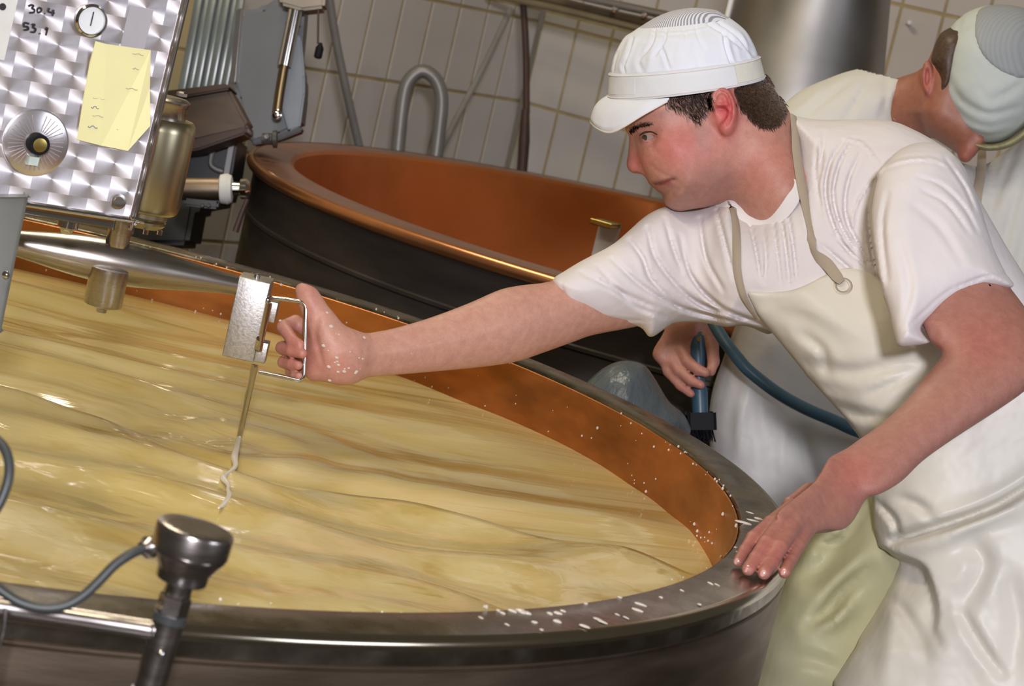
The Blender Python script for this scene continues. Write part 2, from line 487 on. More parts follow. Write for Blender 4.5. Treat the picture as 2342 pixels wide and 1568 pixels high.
# ================================================================ the room
CORN = at(1195, 233, 7.2); JOINT_Z = CORN[2]
U_L = np.array([-math.sin(math.radians(35)), -math.cos(math.radians(35)), 0])   # left wall, from the corner
U_R = np.array([math.sin(math.radians(55)), -math.cos(math.radians(55)), 0])    # right wall, from the corner
TW, THT = 0.128, 0.243
def build_wall(name, U, nrm, ncol, rows, cream_from=None):
    L = ncol * TW + 0.4
    c = CORN + U * L / 2; c = np.array([c[0], c[1], 1.6])
    w = MB().box(c - nrm * 0.06, U * L / 2, nrm * 0.05, (0, 0, 1.6)).build(name, M_grout)
    tag(w, kind='structure')
    g = 0.0095
    bm = bmesh.new(); bmesh.ops.create_cube(bm, size=1.0)
    me = {}
    for hh in (THT, 0.036):
        mb = MB().box((0, 0, 0), ((TW - g) / 2, 0, 0), (0, 0.006, 0), (0, 0, (hh - g) / 2), bevel=0.0018)
        for m in (M_tile, M_tile_y):
            mesh = bpy.data.meshes.new('tile'); mesh.from_pydata(mb.V, [], mb.F)
            mesh.materials.append(m); mesh.update(); me[(hh, m.name)] = mesh
    bm.free()
    ang = math.atan2(U[1], U[0])
    for r, (z0, hh) in enumerate(rows):
        for k in range(ncol):
            p = CORN + U * (k + 0.5) * TW
            m = M_tile_y if cream_from is not None and k >= cream_from else M_tile
            o = bpy.data.objects.new('tile', me[(hh, m.name)]); COL.objects.link(o)
            o.parent = w
            off = 0.0004 * math.sin(k * 7.3 + r * 3.1)
            o.location = (p[0] - nrm[0] * (0.0125 + off), p[1] - nrm[1] * (0.0125 + off), z0 + hh / 2)
            o.rotation_euler = (0, 0, ang)
rowsZ = []
z = JOINT_Z - 3 * THT
for _ in range(4): rowsZ.append((z, THT)); z += THT
rowsZ.append((z, 0.036)); z += 0.036
for _ in range(3): rowsZ.append((z, THT)); z += THT
n_L = np.array([math.cos(math.radians(35)), -math.sin(math.radians(35)), 0])
n_R = np.array([-math.cos(math.radians(55)), -math.sin(math.radians(55)), 0])
build_wall('wall_left', U_L, n_L, 26, rowsZ, cream_from=10)
build_wall('wall_right', U_R, n_R, 18, rowsZ)
fl = MB().box((0.5, 3.2, -0.05), (5.0, 0, 0), (0, 5.2, 0), (0, 0, 0.05)).build('floor', M_floor); tag(fl, kind='structure')

# ================================================================ front vat and its milk
VC = np.array([-0.688, 2.808]); RIMZ = 0.85; VR = 1.0; VRO = 1.062
def ring(parent, name, m, c, prof, n=160):
    V = []; F = []
    for (r, z) in prof:
        for k in range(n):
            th = 2 * math.pi * k / n; V.append((c[0] + r * math.cos(th), c[1] + r * math.sin(th), z))
    q = len(prof)
    for i in range(q - 1):
        for k in range(n):
            k2 = (k + 1) % n
            F.append((i * n + k, (i + 1) * n + k, (i + 1) * n + k2, i * n + k2))
    o = from_np(name, V, F, m, parent); return sharp(o, 40)
vat = empty('cheese_vat', (VC[0], VC[1], 0), 'large round stainless cheese vat with copper liner, full of milk in the foreground', 'vat')
ring(vat, 'steel_rim', M_ssrim, VC, [(VR - 0.0045, RIMZ - 0.030), (VR - 0.003, RIMZ - 0.004), (VR - 0.0015, RIMZ - 0.0008), (VR + 0.002, RIMZ + 0.0004), (VR + 0.03, RIMZ + 0.0005), (VRO - 0.009, RIMZ - 0.001)], 220)
ring(vat, 'rim_edge', mat('polished_rim_edge', (0.46, 0.41, 0.32), 0.17, 1, 0.1, 8), VC, [(VRO - 0.009 + 0.009 * math.sin(t), RIMZ - 0.010 + 0.009 * math.cos(t)) for t in np.linspace(0, math.pi / 2, 9)] + [(VRO, RIMZ - 0.013)], 220)
ring(vat, 'rim_skirt', M_ssrim, VC, [(VRO, RIMZ - 0.013), (VRO, RIMZ - 0.026), (VRO - 0.002, RIMZ - 0.028)], 220)
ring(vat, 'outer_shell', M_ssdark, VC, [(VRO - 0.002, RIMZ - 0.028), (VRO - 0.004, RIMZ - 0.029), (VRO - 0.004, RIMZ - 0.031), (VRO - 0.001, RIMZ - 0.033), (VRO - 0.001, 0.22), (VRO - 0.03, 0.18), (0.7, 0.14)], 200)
ring(vat, 'copper_liner', M_copper, VC, [(VR - 0.0042, RIMZ - 0.0045), (VR - 0.0055, RIMZ - 0.0055), (VR - 0.0055, RIMZ - 0.03), (VR - 0.012, RIMZ - 0.12), (VR - 0.05, RIMZ - 0.3), (VR - 0.3, RIMZ - 0.5), (0.02, RIMZ - 0.55)], 200)
for k in range(6):
    a = 2 * math.pi * k / 6 + 0.3
    MB().lathe((VC[0] + 0.8 * math.cos(a), VC[1] + 0.8 * math.sin(a), 0), (0, 0, 1), [(0, 0.05), (0.012, 0.05), (0.014, 0.03), (0.20, 0.03)], 20).build('leg', M_ssdark, vat)

MILKZ = RIMZ - 0.085
def build_milk():
    nr, na = 150, 420
    V = []; A = []
    r = np.linspace(0, 1, nr) ** 0.8 * (VR - 0.0085)
    th = np.linspace(0, 2 * np.pi, na, endpoint=False)
    Rr, Th = np.meshgrid(r, th, indexing='ij')
    X = VC[0] + Rr * np.cos(Th); Y = VC[1] + Rr * np.sin(Th)
    # flow lines: mostly along the sweep of the stirrer, bending with the wall
    w = np.clip(Rr / VR, 0, 1) ** 3
    u = (X + 0.688) * (1 - 0.35 * w) + 0.35 * w * Th * 0.5
    v = (Y - 2.808) - 0.18 * (X + 0.688) + 0.06 * np.sin(3.1 * X + 1.0) + 0.05 * np.sin(5 * X + 3 * Y)
    Z = np.zeros_like(X)
    r2 = np.random.default_rng(3)
    for _ in range(26):
        ky = r2.uniform(8, 48); kx = r2.uniform(-0.28, 0.28) * ky; ph = r2.uniform(0, 6.28)
        Z += (0.014 / ky) * 3.0 * np.sin(kx * u * 1.0 + ky * v + ph + 1.3 * np.sin(3 * u + ph))
    tip = onz(545, 1010, MILKZ)
    d = np.hypot(X - tip[0], Y - tip[1])
    Z += 0.004 * np.cos(d * 70) * np.exp(-d * 7)
    Z *= np.clip((VR - 0.01 - Rr) / 0.12, 0, 1) * 0.8 + 0.2
    Z *= 0.85
    V = np.stack([X, Y, MILKZ + Z], -1).reshape(-1, 3)
    F = []
    for i in range(nr - 1):
        for k in range(na):
            k2 = (k + 1) % na
            F.append((i * na + k, (i + 1) * na + k, (i + 1) * na + k2, i * na + k2))
    o = from_np('milk', V, F, M_milk)
    a = o.data.attributes.new('flow', 'FLOAT_VECTOR', 'POINT')
    a.data.foreach_set('vector', np.stack([u, v, 0 * u], -1).astype(np.float32).ravel())
    return o
milk = tag(build_milk(), 'pale yellow rippled milk filling the front copper vat', 'milk', kind='stuff')

# droplets on the rim and along the copper
def drop_mesh(name):
    bm = bmesh.new(); bmesh.ops.create_icosphere(bm, subdivisions=2, radius=1.0)
    for v in bm.verts:
        v.co.z = max(v.co.z, -0.15); v.co.x *= 1 + 0.25 * math.sin(3 * v.co.y)
    me = bpy.data.meshes.new(name); bm.to_mesh(me); bm.free()
    me.polygons.foreach_set('use_smooth', [True] * len(me.polygons)); me.materials.append(M_drop); return me
DM = drop_mesh('drop')
def drop(x, y, rx, ry=None, rz=None, z=None, group='whey droplets splashed on the front vat rim', label='small white whey droplet splashed on the steel rim of the front vat', ang=None):
    p = onz(x, y, RIMZ + 0.0003) if z is None else z
    o = bpy.data.objects.new('whey_droplet', DM); COL.objects.link(o)
    o.location = tuple(p); o.scale = (rx, ry or rx * 0.8, rz or min(rx, ry or rx) * 0.45)
    o.rotation_euler = (0, 0, random.uniform(0, 3.14) if ang is None else ang)
    return tag(o, label, 'droplet', group)
for (x, y, r, q, a) in [(1150, 1402, .0045, .006, .4), (1172, 1397, .006, .009, .6), (1192, 1398, .008, .012, .3), (1205, 1402, .006, .008, 1.), (1223, 1423, .0055, .0045, 0), (1258, 1403, .005, .007, .2),
                     (1276, 1402, .0055, .008, 1.0), (1288, 1397, .004, .006, .6), (1275, 1421, .006, .008, .7), (1239, 1440, .0035, .004, 0), (1337, 1432, .005, .010, .9), (1368, 1416, .004, .010, .8),
                     (1378, 1422, .004, .010, .8), (1418, 1366, .0045, .004, 0), (1340, 1380, .004, .004, 0), (1465, 1382, .005, .012, .9), (1458, 1395, .005, .011, .9), (1512, 1366, .004, .005, 0),
                     (1600, 1382, .004, .004, 0), (1625, 1334, .004, .009, .3), (1640, 1337, .003, .008, .4), (1560, 1350, .003, .006, .4), (1140, 1396, .004, .005, 0), (1700, 1195, .006, .018, 1.2), (1722, 1190, .004, .014, 1.3),
                     (1735, 1186, .005, .010, 1.2), (1715, 1172, .003, .009, 1.1), (1688, 1263, .0045, .006, 0), (1683, 1252, .004, .005, 0), (1100, 1412, .003, .006, .5), (1160, 1428, .003, .006, .5), (1412, 1405, .003, .006, .5), (1432, 1412, .003, .007, .6)]:
    drop(x, y, r * 0.6, q * 0.62, min(r, q) * 0.34, ang=a + 0.2)
rr = random.Random(11)
mbd = MB()
ico = bmesh.new(); bmesh.ops.create_icosphere(ico, subdivisions=1, radius=1.0); ico.verts.index_update()
IV = np.array([v.co for v in ico.verts]); IF = [[v.index for v in f.verts] for f in ico.faces]; ico.free()
for k in range(190):                       # spatter along the copper just under the rim and over the milk line
    a = rr.uniform(-1.2, 1.75); h_ = rr.choice([rr.gauss(0.075, 0.006), rr.uniform(0.0, 0.08), rr.gauss(0.002, 0.004)])
    h_ = min(max(h_, -0.002), 0.083)
    rad = VR - 0.0062 - 0.05 * h_
    s = abs(rr.gauss(0.0006, 0.0006)) + 0.0005
    p = np.array([VC[0] + rad * math.cos(a), VC[1] + rad * math.sin(a), RIMZ - h_])
    mbd.add(p + IV * np.array([s, s, s * 1.3]), IF)
so = mbd.build('whey_spatter', M_drop); tag(so, 'fine white whey spatter along the copper wall above the milk', 'spatter', kind='stuff')

# white dribble falling from the knife tip onto the milk
px_path = [(545, 1010), (540, 1030), (534, 1055), (536, 1075), (522, 1090), (508, 1102), (520, 1118), (519, 1130), (522, 1142), (513, 1160), (498, 1172)]
P = [onz(x, y, MILKZ) + np.array([0, 0, 0.0055]) for x, y in px_path]
mb = MB(); mb.tube(P, [0.003, 0.0035, 0.0045, 0.003, 0.0022, 0.004, 0.0025, 0.002, 0.0032, 0.0035, 0.0012], 8, 4)
tag(mb.build('milk_trickle', mat('fresh_milk', (0.74, 0.70, 0.62), 0.3, 0, 0.03, 20)), 'thin white trickle of milk lying on the surface below the knife', 'milk trickle')

# ================================================================ rear vat
VC2 = np.array([0.454, 5.14]); RZ2 = 1.425 - 0.517
vat2 = empty('cheese_vat', (VC2[0], VC2[1], 0), 'empty copper lined vat with copper rim behind the milk vat, dark sides', 'vat')
ring(vat2, 'copper_liner', M_copper2, VC2, [(1.0, RZ2), (0.992, RZ2 - 0.006), (0.985, RZ2 - 0.05), (0.965, RZ2 - 0.25), (0.9, RZ2 - 0.45), (0.6, RZ2 - 0.62), (0.02, RZ2 - 0.66)], 160)
ring(vat2, 'copper_rim', M_copper_rim, VC2, [(1.0, RZ2), (1.003, RZ2 + 0.002), (1.05, RZ2 + 0.003), (1.078, RZ2 + 0.001)], 160)
b = [(1.078 + 0.013 * math.cos(t), RZ2 - 0.011 + 0.013 * math.sin(t)) for t in np.linspace(1.57, -1.57, 9)]
ring(vat2, 'rim_bead', M_copper_bead, VC2, b, 160)
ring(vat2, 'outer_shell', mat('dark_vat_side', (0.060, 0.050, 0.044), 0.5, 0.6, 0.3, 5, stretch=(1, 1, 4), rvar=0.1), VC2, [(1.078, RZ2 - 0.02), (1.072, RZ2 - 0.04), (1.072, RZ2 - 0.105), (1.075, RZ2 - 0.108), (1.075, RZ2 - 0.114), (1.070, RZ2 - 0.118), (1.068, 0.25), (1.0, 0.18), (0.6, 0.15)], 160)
for k in range(6):
    a = 2 * math.pi * k / 6 + 0.1
    MB().lathe((VC2[0] + 0.8 * math.cos(a), VC2[1] + 0.8 * math.sin(a), 0), (0, 0, 1), [(0, 0.05), (0.012, 0.05), (0.014, 0.03), (0.22, 0.03)], 20).build('leg', M_ssdark, vat2)

# bracket hooked over the rear vat rim
pb = onz(1362, 612, RZ2)
e = (VC2 - pb[:2]); e /= np.linalg.norm(e); E3 = np.array([e[0], e[1], 0]); T3 = np.array([-e[1], e[0], 0]); Z3 = np.array([0, 0, 1.0])
br = empty('rim_bracket', pb, 'small bright steel bracket hooked over the rear copper vat rim', 'bracket')
MB().box(pb + Z3 * 0.042 + E3 * 0.02, T3 * 0.019, E3 * 0.003, Z3 * 0.042, 0.002).build('upright_plate', mat('bright_bracket_steel', (0.52, 0.52, 0.53), 0.35, 0.35, 0.08, 30), br)
MB().box(pb + Z3 * 0.084 + E3 * 0.0, T3 * 0.019, E3 * 0.024, Z3 * 0.0035, 0.002).build('top_lip', M_brass, br)
MB().box(pb + Z3 * 0.006 + E3 * 0.01, T3 * 0.017, E3 * 0.03, Z3 * 0.003, 0.001).build('foot', M_chrome, br)

# ================================================================ stirrer with drive, arm and curd knife
st = empty('vat_stirrer', (VC[0], VC[1], MILKZ), 'stainless stirrer arm with spindle shaped body and motor housing over the milk', 'stirrer')
A_, B_ = at(-190, 512, 2.87), at(540, 652, 2.98); ax = B_ - A_; Lb = np.linalg.norm(ax); axu = ax / Lb
prof_px = [(-190, 14), (-60, 20), (30, 29), (130, 44), (210, 52), (280, 52), (340, 47), (430, 34), (520, 23), (540, 22)]
prof = [((x + 190) / 730 * Lb, pxm(r, 2.93)) for x, r in prof_px]
ts = np.linspace(0, Lb, 40); rs = np.interp(ts, [p[0] for p in prof], [p[1] for p in prof])
rs = np.convolve(np.pad(rs, 2, 'edge'), np.ones(5) / 5, 'valid')
MB().lathe(A_, axu, list(zip(ts, rs)), 48).build('spindle_arm', M_ss, st, 60)
q = at(236, 690, 2.925)
MB().lathe(q + Z3 * -0.008, Z3, [(0, 0.010), (0.004, 0.0225), (0.006, 0.0235), (0.05, 0.0235)], 32).build('lower_boss', M_ss, st)
MB().lathe(q + Z3 * -0.013, Z3, [(0, 0.006), (0.006, 0.007)], 6).build('boss_bolt', M_gun, st)
q = at(268, 556, 2.925)
MB().lathe(q, Z3, [(-0.004, 0.0135), (0, 0.0145), (0.06, 0.0145)], 28).build('upper_boss', M_ss, st)
# motor housing
mc = at(326, 480, 3.02); r0 = pxm(82, 3.02)
ho = MB().lathe(mc, Z3, [(0, r0 * 0.86), (0.003, r0 * 0.95), (0.010, r0), (0.105, r0), (0.116, r0 * 0.96), (0.120, r0 * 0.88)], 48).build('motor_housing', M_yellowsteel, st)
MB().lathe(mc + Z3 * 0.120, Z3, [(0, r0 * 0.66), (0.016, r0 * 0.66), (0.019, r0 * 0.70), (0.023, r0 * 0.70), (0.026, r0 * 0.6)], 40).build('housing_cap', M_ss, ho)
MB().lathe(mc + Z3 * 0.146 + RT * r0 * 0.42, Z3, [(0, 0.007), (0.004, 0.007), (0.006, 0.004)], 6).build('cap_bolt', M_gun, ho)
MB().lathe(mc - Z3 * 0.020, Z3, [(0, r0 * 0.6), (0.006, r0 * 0.72), (0.009, r0 * 0.72), (0.011, r0 * 0.66), (0.014, r0 * 0.78), (0.020, r0 * 0.78)], 40).build('housing_flange', M_yellowsteel, ho)
for k in range(6):
    a = k * math.pi / 3
    MB().lathe(mc - Z3 * 0.026 + np.array([math.cos(a), math.sin(a), 0]) * r0 * 0.6, Z3, [(0, 0.0035), (0.006, 0.0035)], 6).build('flange_bolt', M_chrome, ho)
# curd knife: block, pins, D handle, blade rod
kn = empty('curd_knife', onz(545, 1010, MILKZ), 'steel clamp block with bent rod handle and thin blade rod dipping into the milk', 'curd knife')
KB = onz(545, 1010, MILKZ)
lean = (at(583, 834, 2.989) - KB); lean /= np.linalg.norm(lean)
bx_r = RT - lean * (RT @ lean); bx_r /= np.linalg.norm(bx_r); bx_f = np.cross(lean, bx_r)
bx_f = bx_f if bx_f @ FW > 0 else -bx_f
bc = at(563, 731, 2.985) + bx_f * 0.025
MB().box(bc, bx_r * pxm(37, 2.98), bx_f * 0.025, lean * pxm(94, 2.98), 0.0012).build('clamp_block', M_galv, kn)
MB().box(at(620, 716, 2.985) + bx_f * 0.02, bx_r * pxm(11, 2.98), bx_f * 0.012, lean * pxm(24, 2.98), 0.001).build('upper_lug', M_galv, kn)
MB().box(at(597, 806, 2.985) + bx_f * 0.012, bx_r * pxm(13, 2.98), bx_f * 0.012, lean * pxm(24, 2.98), 0.001).build('lower_lug', M_galv, kn)
MB().lathe(at(592, 800, 2.965), lean, [(0, 0.004), (0.06, 0.004)], 14).build('hinge_pin', M_chrome, kn)
MB().tube([at(612, 700, 2.968), at(612, 690, 2.964), at(614, 683, 2.964), at(620, 681, 2.97)], 0.0028, 10).build('upper_latch', M_chrome, kn)
MB().tube([at(587, 796, 2.968), at(590, 782, 2.962), at(592, 772, 2.962), at(600, 770, 2.97)], 0.0028, 10).build('lower_latch', M_chrome, kn)
MB().lathe(bc + lean * pxm(94, 2.98), lean, [(0, 0.004), (0.004, 0.004), (0.005, 0.0028)], 12).build('set_screw', M_gun, kn)
HD = 2.972
hpath = [at(618, 681, HD), at(650, 684, HD), at(676, 688, HD), at(690, 691, HD), at(698, 699, HD), at(699, 712, HD), at(698, 740, HD), at(697, 790, HD), at(695, 835, HD), at(694, 856, HD), at(690, 866, HD), at(680, 869, HD), at(650, 862, HD), at(592, 850, HD)]
MB().tube(hpath, pxm(5.2, HD), 12, 5).build('rod_handle', M_chrome, kn)
rod = MB(); rod.tube([KB - lean * 0.06, KB + lean * 0.005, at(583, 834, 2.989)], [0.0036, 0.0036, 0.0046], 8, 4); rod.build('blade_rod', M_chrome, kn)

# ================================================================ control box
bd = np.array([math.cos(math.radians(30)), math.sin(math.radians(30)), 0]); bn = np.array([bd[1], -bd[0], 0])   # along the face, out of the face
BR = at(303, 506, 2.78)                       # lower right corner of the face
BOXC = BR - bd * 0.17
tb = Z3 + 0.03 * bd; tb /= np.linalg.norm(tb)
def onface(x, y, lift=0.0):
    v = FW + (x - IW / 2) / FPX * RT - (y - IH / 2) / FPX * UP
    t = ((BR - CAMP) @ bn) / (v @ bn)
    return CAMP + v * t + bn * lift
def swirl_mat():
    m, nt, p = _nt('engine_turned_steel')
    geo = nt.nodes.new('ShaderNodeNewGeometry')
    def dot(v, s):
        n = nt.nodes.new('ShaderNodeVectorMath'); n.operation = 'DOT_PRODUCT'; nt.links.new(geo.outputs['Position'], n.inputs[0]); n.inputs[1].default_value = tuple(float(q) * s for q in v); return n.outputs['Value']
    def mth(op, a, b=None):
        n = nt.nodes.new('ShaderNodeMath'); n.operation = op
        for s, v in zip(n.inputs, (a, b)):
            if v is None: continue
            if isinstance(v, (int, float)): s.default_value = v
            else: nt.links.new(v, s)
        return n.outputs[0]
    u = dot(bd, 1 / 0.046); v = dot((0, 0, 1), 1 / 0.030)
    row = mth('FLOOR', v)
    u = mth('ADD', u, mth('MULTIPLY', row, 0.5))
    lu = mth('SUBTRACT', mth('FRACT', u), 0.5); lv = mth('SUBTRACT', mth('FRACT', v), 0.5)
    cu = nt.nodes.new('ShaderNodeCombineXYZ')
    # tangent in world space
    for i, (c1, c2) in enumerate(zip(bd, (0, 0, 1))):
        nt.links.new(mth('ADD', mth('MULTIPLY', lu, float(c1)), mth('MULTIPLY', lv, float(c2))), cu.inputs[i])
    nt.links.new(cu.outputs[0], p.inputs['Tangent'])
    p.inputs['Anisotropic'].default_value = 0.75
    p.inputs['Metallic'].default_value = 1.0; p.inputs['Roughness'].default_value = 0.5
    f = noise(nt, 40, 4, 0.6)
    nt.links.new(ramp(nt, f, [(0.3, (0.58, 0.54, 0.56)), (0.7, (0.72, 0.70, 0.74))]), p.inputs['Base Color'])
    return m
M_swirl = swirl_mat()
cb = empty('control_box', BOXC - bn * 0.05, 'brushed swirl patterned steel control box with gauge and yellow note', 'control box')
bw, bh = 0.20, 0.19
cc = BR - bd * (bw + 0.0) + tb * bh
MB().box(cc - bn * 0.035, bd * bw, bn * 0.033, tb * bh, 0.008).build('housing', M_ss, cb)
MB().box(cc - bn * 0.001, bd * (bw - 0.004), bn * 0.0012, tb * (bh - 0.004), 0.001).build('face_plate', M_swirl, cb)
MB().tube([BR - bd * 0.4 + tb * 0.001 + bn * 0.002, BR - bd * 0.02 + tb * 0.001 + bn * 0.002, BR - bd * 0.004 + tb * 0.005 + bn * 0.002, BR + bd * 0.001 + tb * 0.02 + bn * 0.002, BR + bd * 0.001 + tb * 0.38 + bn * 0.002], 0.0032, 8, 6).build('frame_edge', M_chrome, cb)
MB().box(BR - bd * 0.12 - tb * 0.006 - bn * 0.012, bd * 0.10, bn * 0.012, tb * 0.006, 0.002).build('bottom_lip', M_chrome, cb)
MB().lathe(onface(170, 508, -0.02), -Z3, [(0, 0.012), (0.010, 0.012), (0.013, 0.008), (0.018, 0.006)], 20).build('cable_gland', M_chrome, cb)
# gauge
gp = onface(205, 45, 0.001)
MB().lathe(gp, bn, [(0, 0.0185), (0.006, 0.0185), (0.008, 0.0165), (0.008, 0.0155), (0.006, 0.015)], 40, cap=False).build('gauge_bezel', M_chrome, cb)
gf = MB().lathe(gp + bn * 0.005, bn, [(0, 0.0155), (0.0005, 0.0155)], 40).build('gauge_face', mat('gauge_white', (0.78, 0.82, 0.86), 0.25, 0, 0.02, 20), cb)
MB().box(gp + bn * 0.0065 + tb * 0.002, bd * 0.0006, bn * 0.0004, tb * 0.008).build('needle', M_ink, gf)
# knob dial
kp = onface(80, 325, 0.001)
dm, nt, p = _nt('clear_dial'); p.inputs['Base Color'].default_value = (0.75, 0.72, 0.74, 1); p.inputs['Metallic'].default_value = 0.9; p.inputs['Roughness'].default_value = 0.22
dl = MB().lathe(kp, bn, [(0, 0.038), (0.002, 0.038), (0.003, 0.036)], 48).build('dial_disc', dm, cb)
for k in range(36):
    if 9 <= k % 36 <= 10: continue
    a = 2 * math.pi * k / 36; dv = bd * math.cos(a) + tb * math.sin(a); tv = np.cross(bn, dv)
    MB().box(kp + bn * 0.0034 + dv * 0.023, dv * 0.009, tv * 0.0004, bn * 0.0004).build('dial_mark', mat('dial_mark_grey', (0.30, 0.25, 0.26), 0.5), dl)
MB().lathe(kp + bn * 0.003, bn, [(0, 0.012), (0.014, 0.012), (0.016, 0.011)], 28).build('knob', M_black, cb)
MB().lathe(kp + bn * 0.019 , bn, [(-0.003, 0.008), (0.0005, 0.008), (0.001, 0.005)], 24).build('knob_button', M_brass, cb)
MB().box(kp + bn * 0.006 - tb * 0.020, bd * 0.006, bn * 0.003, tb * 0.005, 0.001).build('knob_pointer', mat('pale_green_plastic', (0.55, 0.65, 0.6), 0.4), cb)
sp = onface(270, 460, 0.001)
MB().lathe(sp, bn, [(0, 0.009), (0.0015, 0.009), (0.002, 0.006), (0.003, 0.006), (0.003, 0.003)], 24).build('rivet', M_ss, cb)
# strip and card
wc = MB().box(onface(4, 40, 0.0008), bd * 0.013, bn * 0.0006, tb * 0.046).build('white_card', M_white_pl, cb)
MB().lathe(onface(5, 15, 0.0016), bn, [(0, 0.004), (0.0004, 0.004)], 12).build('ink_dot', M_ink, wc)
MB().box(onface(312, 68, 0.0008), bd * 0.014, bn * 0.0005, tb * 0.026).build('metal_tag', mat('metal_tag_grey', (0.50, 0.48, 0.50), 0.45, 0.6, 0.06, 20), cb)
# hand written figures
def stroke(par, pts, r, m, lift=0.0014, name='handwriting'):
    mb = MB(); mb.tube([onface(x, y, lift) for x, y in pts], r, 6, 4); return mb.build(name, m, par)
D30 = [[(64, 14), (70, 11), (76, 13), (72, 18), (78, 22), (76, 28), (66, 29)], [(88, 17), (84, 22), (86, 28), (92, 26), (94, 20), (88, 17)], [(101, 30), (102, 31)], [(112, 18), (110, 26), (124, 30)], [(122, 22), (119, 36)]]
D53 = [[(66, 54), (56, 52), (54, 60), (62, 61), (64, 67), (54, 69)], [(72, 56), (79, 56), (75, 62), (81, 66), (78, 73), (70, 73)], [(90, 76), (91, 77)], [(102, 68), (108, 63), (104, 80)]]
for s_ in D30 + D53: stroke(cb, s_, 0.0011, M_ink)
# yellow note, curling a little off the plate
note_px = [(214, 92), (240, 99), (343, 114), (341, 200), (338, 285), (287, 342), (230, 332), (174, 318), (188, 230), (204, 140)]
nV = []
no_c = np.mean([onface(x, y) for x, y in note_px], 0)
for (x, y) in note_px:
    cur = 0.0025 + (0.006 if (x, y) in ((287, 342), (338, 285)) else 0) + (0.004 if y < 100 else 0)
    nV.append(onface(x, y, cur))
bmn = bmesh.new(); vs = [bmn.verts.new(tuple(v)) for v in nV]; fc = bmn.faces.new(vs); bmesh.ops.triangulate(bmn, faces=[fc]); 
me = bpy.data.meshes.new('yellow_note'); bmn.to_mesh(me); bmn.free()
no = link('paper_note', me, M_paper); tag(no, 'torn yellow paper note with faint handwriting stuck to the control box', 'note')
sm = no.modifiers.new('thick', 'SOLIDIFY'); sm.thickness = 0.0004; sm.offset = 0
def squig(x, y, w, h, m, r=0.0004):
    pts = [(x + w * t + rr.uniform(-1, 1), y + h * math.sin(9 * t) * rr.uniform(0.4, 1) + w * t * 0.13) for t in np.linspace(0, 1, 9)]
    mb = MB(); mb.tube([onface(a, b_, 0.0042) for a, b_ in pts], r, 5, 3); mb.build('handwriting', m, no)
for (x, y, w, h, m) in [(212, 104, 50, 2, M_ink_g), (300, 121, 26, 2, M_ink_g), (210, 222, 26, 3, M_ink_b), (205, 243, 18, 4, M_ink_b), (208, 262, 26, 2, M_ink_g), (198, 287, 22, 3, M_ink_b), (265, 294, 42, 3, M_ink_g), (300, 155, 14, 2, M_ink_g), (285, 200, 26, 2, M_ink_g), (216, 118, 8, 5, M_ink_g)]:
    squig(x, y, w, h, m)
# grey upright below the box
gpz = at(12, 480, 2.62)
po = empty('support_post', gpz, 'flat grey steel upright under the control box at the left edge', 'post')
MB().box(at(-14, 600, 2.62), RT * 0.020, bn * 0.006, Z3 * 0.075, 0.003).build('flat_bar', mat('post_grey', (0.20, 0.215, 0.215), 0.4, 0.3, 0.1, 12), po)
MB().lathe(at(14, 628, 2.61), -FW, [(0, 0.004), (0.003, 0.004), (0.004, 0.002)], 12).build('bolt', M_chrome, po)

# ================================================================ level sensor on its pipe
SD = 1.80
sa = Z3 + 0.075 * RT; sa /= np.linalg.norm(sa)
s0 = at(386, 1420, SD)
def sl(px): return px * SD / FPX / 0.985
se = empty('level_sensor', at(350, 1560, SD), 'round stainless sensor head on a pipe in front of the milk vat', 'sensor')
MB().lathe(s0, sa, [(sl(-190), sl(36)), (sl(-4), sl(36)), (sl(0), sl(33)), (sl(3), sl(33))], 40).build('pipe', M_gun, se)
MB().lathe(s0 + sa * sl(-230), sa, [(0, sl(40)), (sl(62), sl(40)), (sl(66), sl(37))], 32).build('white_collar', M_white_pl, se)
MB().lathe(s0, sa, [(sl(0), sl(38)), (sl(18), sl(38)), (sl(20), sl(34))], 40).build('gasket', M_cable, se)
MB().lathe(s0, sa, [(sl(18), sl(34)), (sl(22), sl(37)), (sl(60), sl(37)), (sl(64), sl(32)), (sl(72), sl(32))], 6).build('hex_nut', M_gun, se)
MB().lathe(s0, sa, [(sl(66), sl(31)), (sl(104), sl(31))], 32).build('neck', M_gun, se)
hd = MB().lathe(s0, sa, [(sl(98), sl(54)), (sl(101), sl(58)), (sl(124), sl(60)), (sl(127), sl(62)), (sl(146), sl(72)), (sl(160), sl(82)), (sl(164), sl(85)), (sl(170), sl(86))], 56).build('head_body', M_gun, se)
MB().lathe(s0, sa, [(sl(170), sl(84)), (sl(172), sl(84)), (sl(173), sl(89)), (sl(219), sl(89)), (sl(224), sl(87)), (sl(227), sl(82)), (sl(228), sl(60)), (sl(228), sl(20)), (sl(228), 0.0001)], 56).build('head_lid', M_gun, se)
gl = at(356, 1248, SD) ; gd = at(322, 1253, SD - 0.012) - gl; gd /= np.linalg.norm(gd)
MB().lathe(gl - gd * 0.004, gd, [(0, 0.0065), (0.007, 0.0065), (0.0071, 0.0085), (0.013, 0.0085), (0.016, 0.006), (0.019, 0.0045)], 20).build('cable_gland', M_gun, se)
MB().lathe(at(372, 1490, SD) - FW * 0.0108, -FW, [(0, 0.0028), (0.002, 0.0026), (0.0032, 0.0012)], 12).build('screw', M_chrome, se)
cp = [(326, 1254), (300, 1266), (262, 1292), (225, 1330), (190, 1362), (150, 1384), (105, 1390), (60, 1382), (20, 1362), (-30, 1320), (-50, 1260), (-30, 1200), (2, 1145), (20, 1090), (18, 1045), (0, 1012), (-40, 985), (-90, 975)]
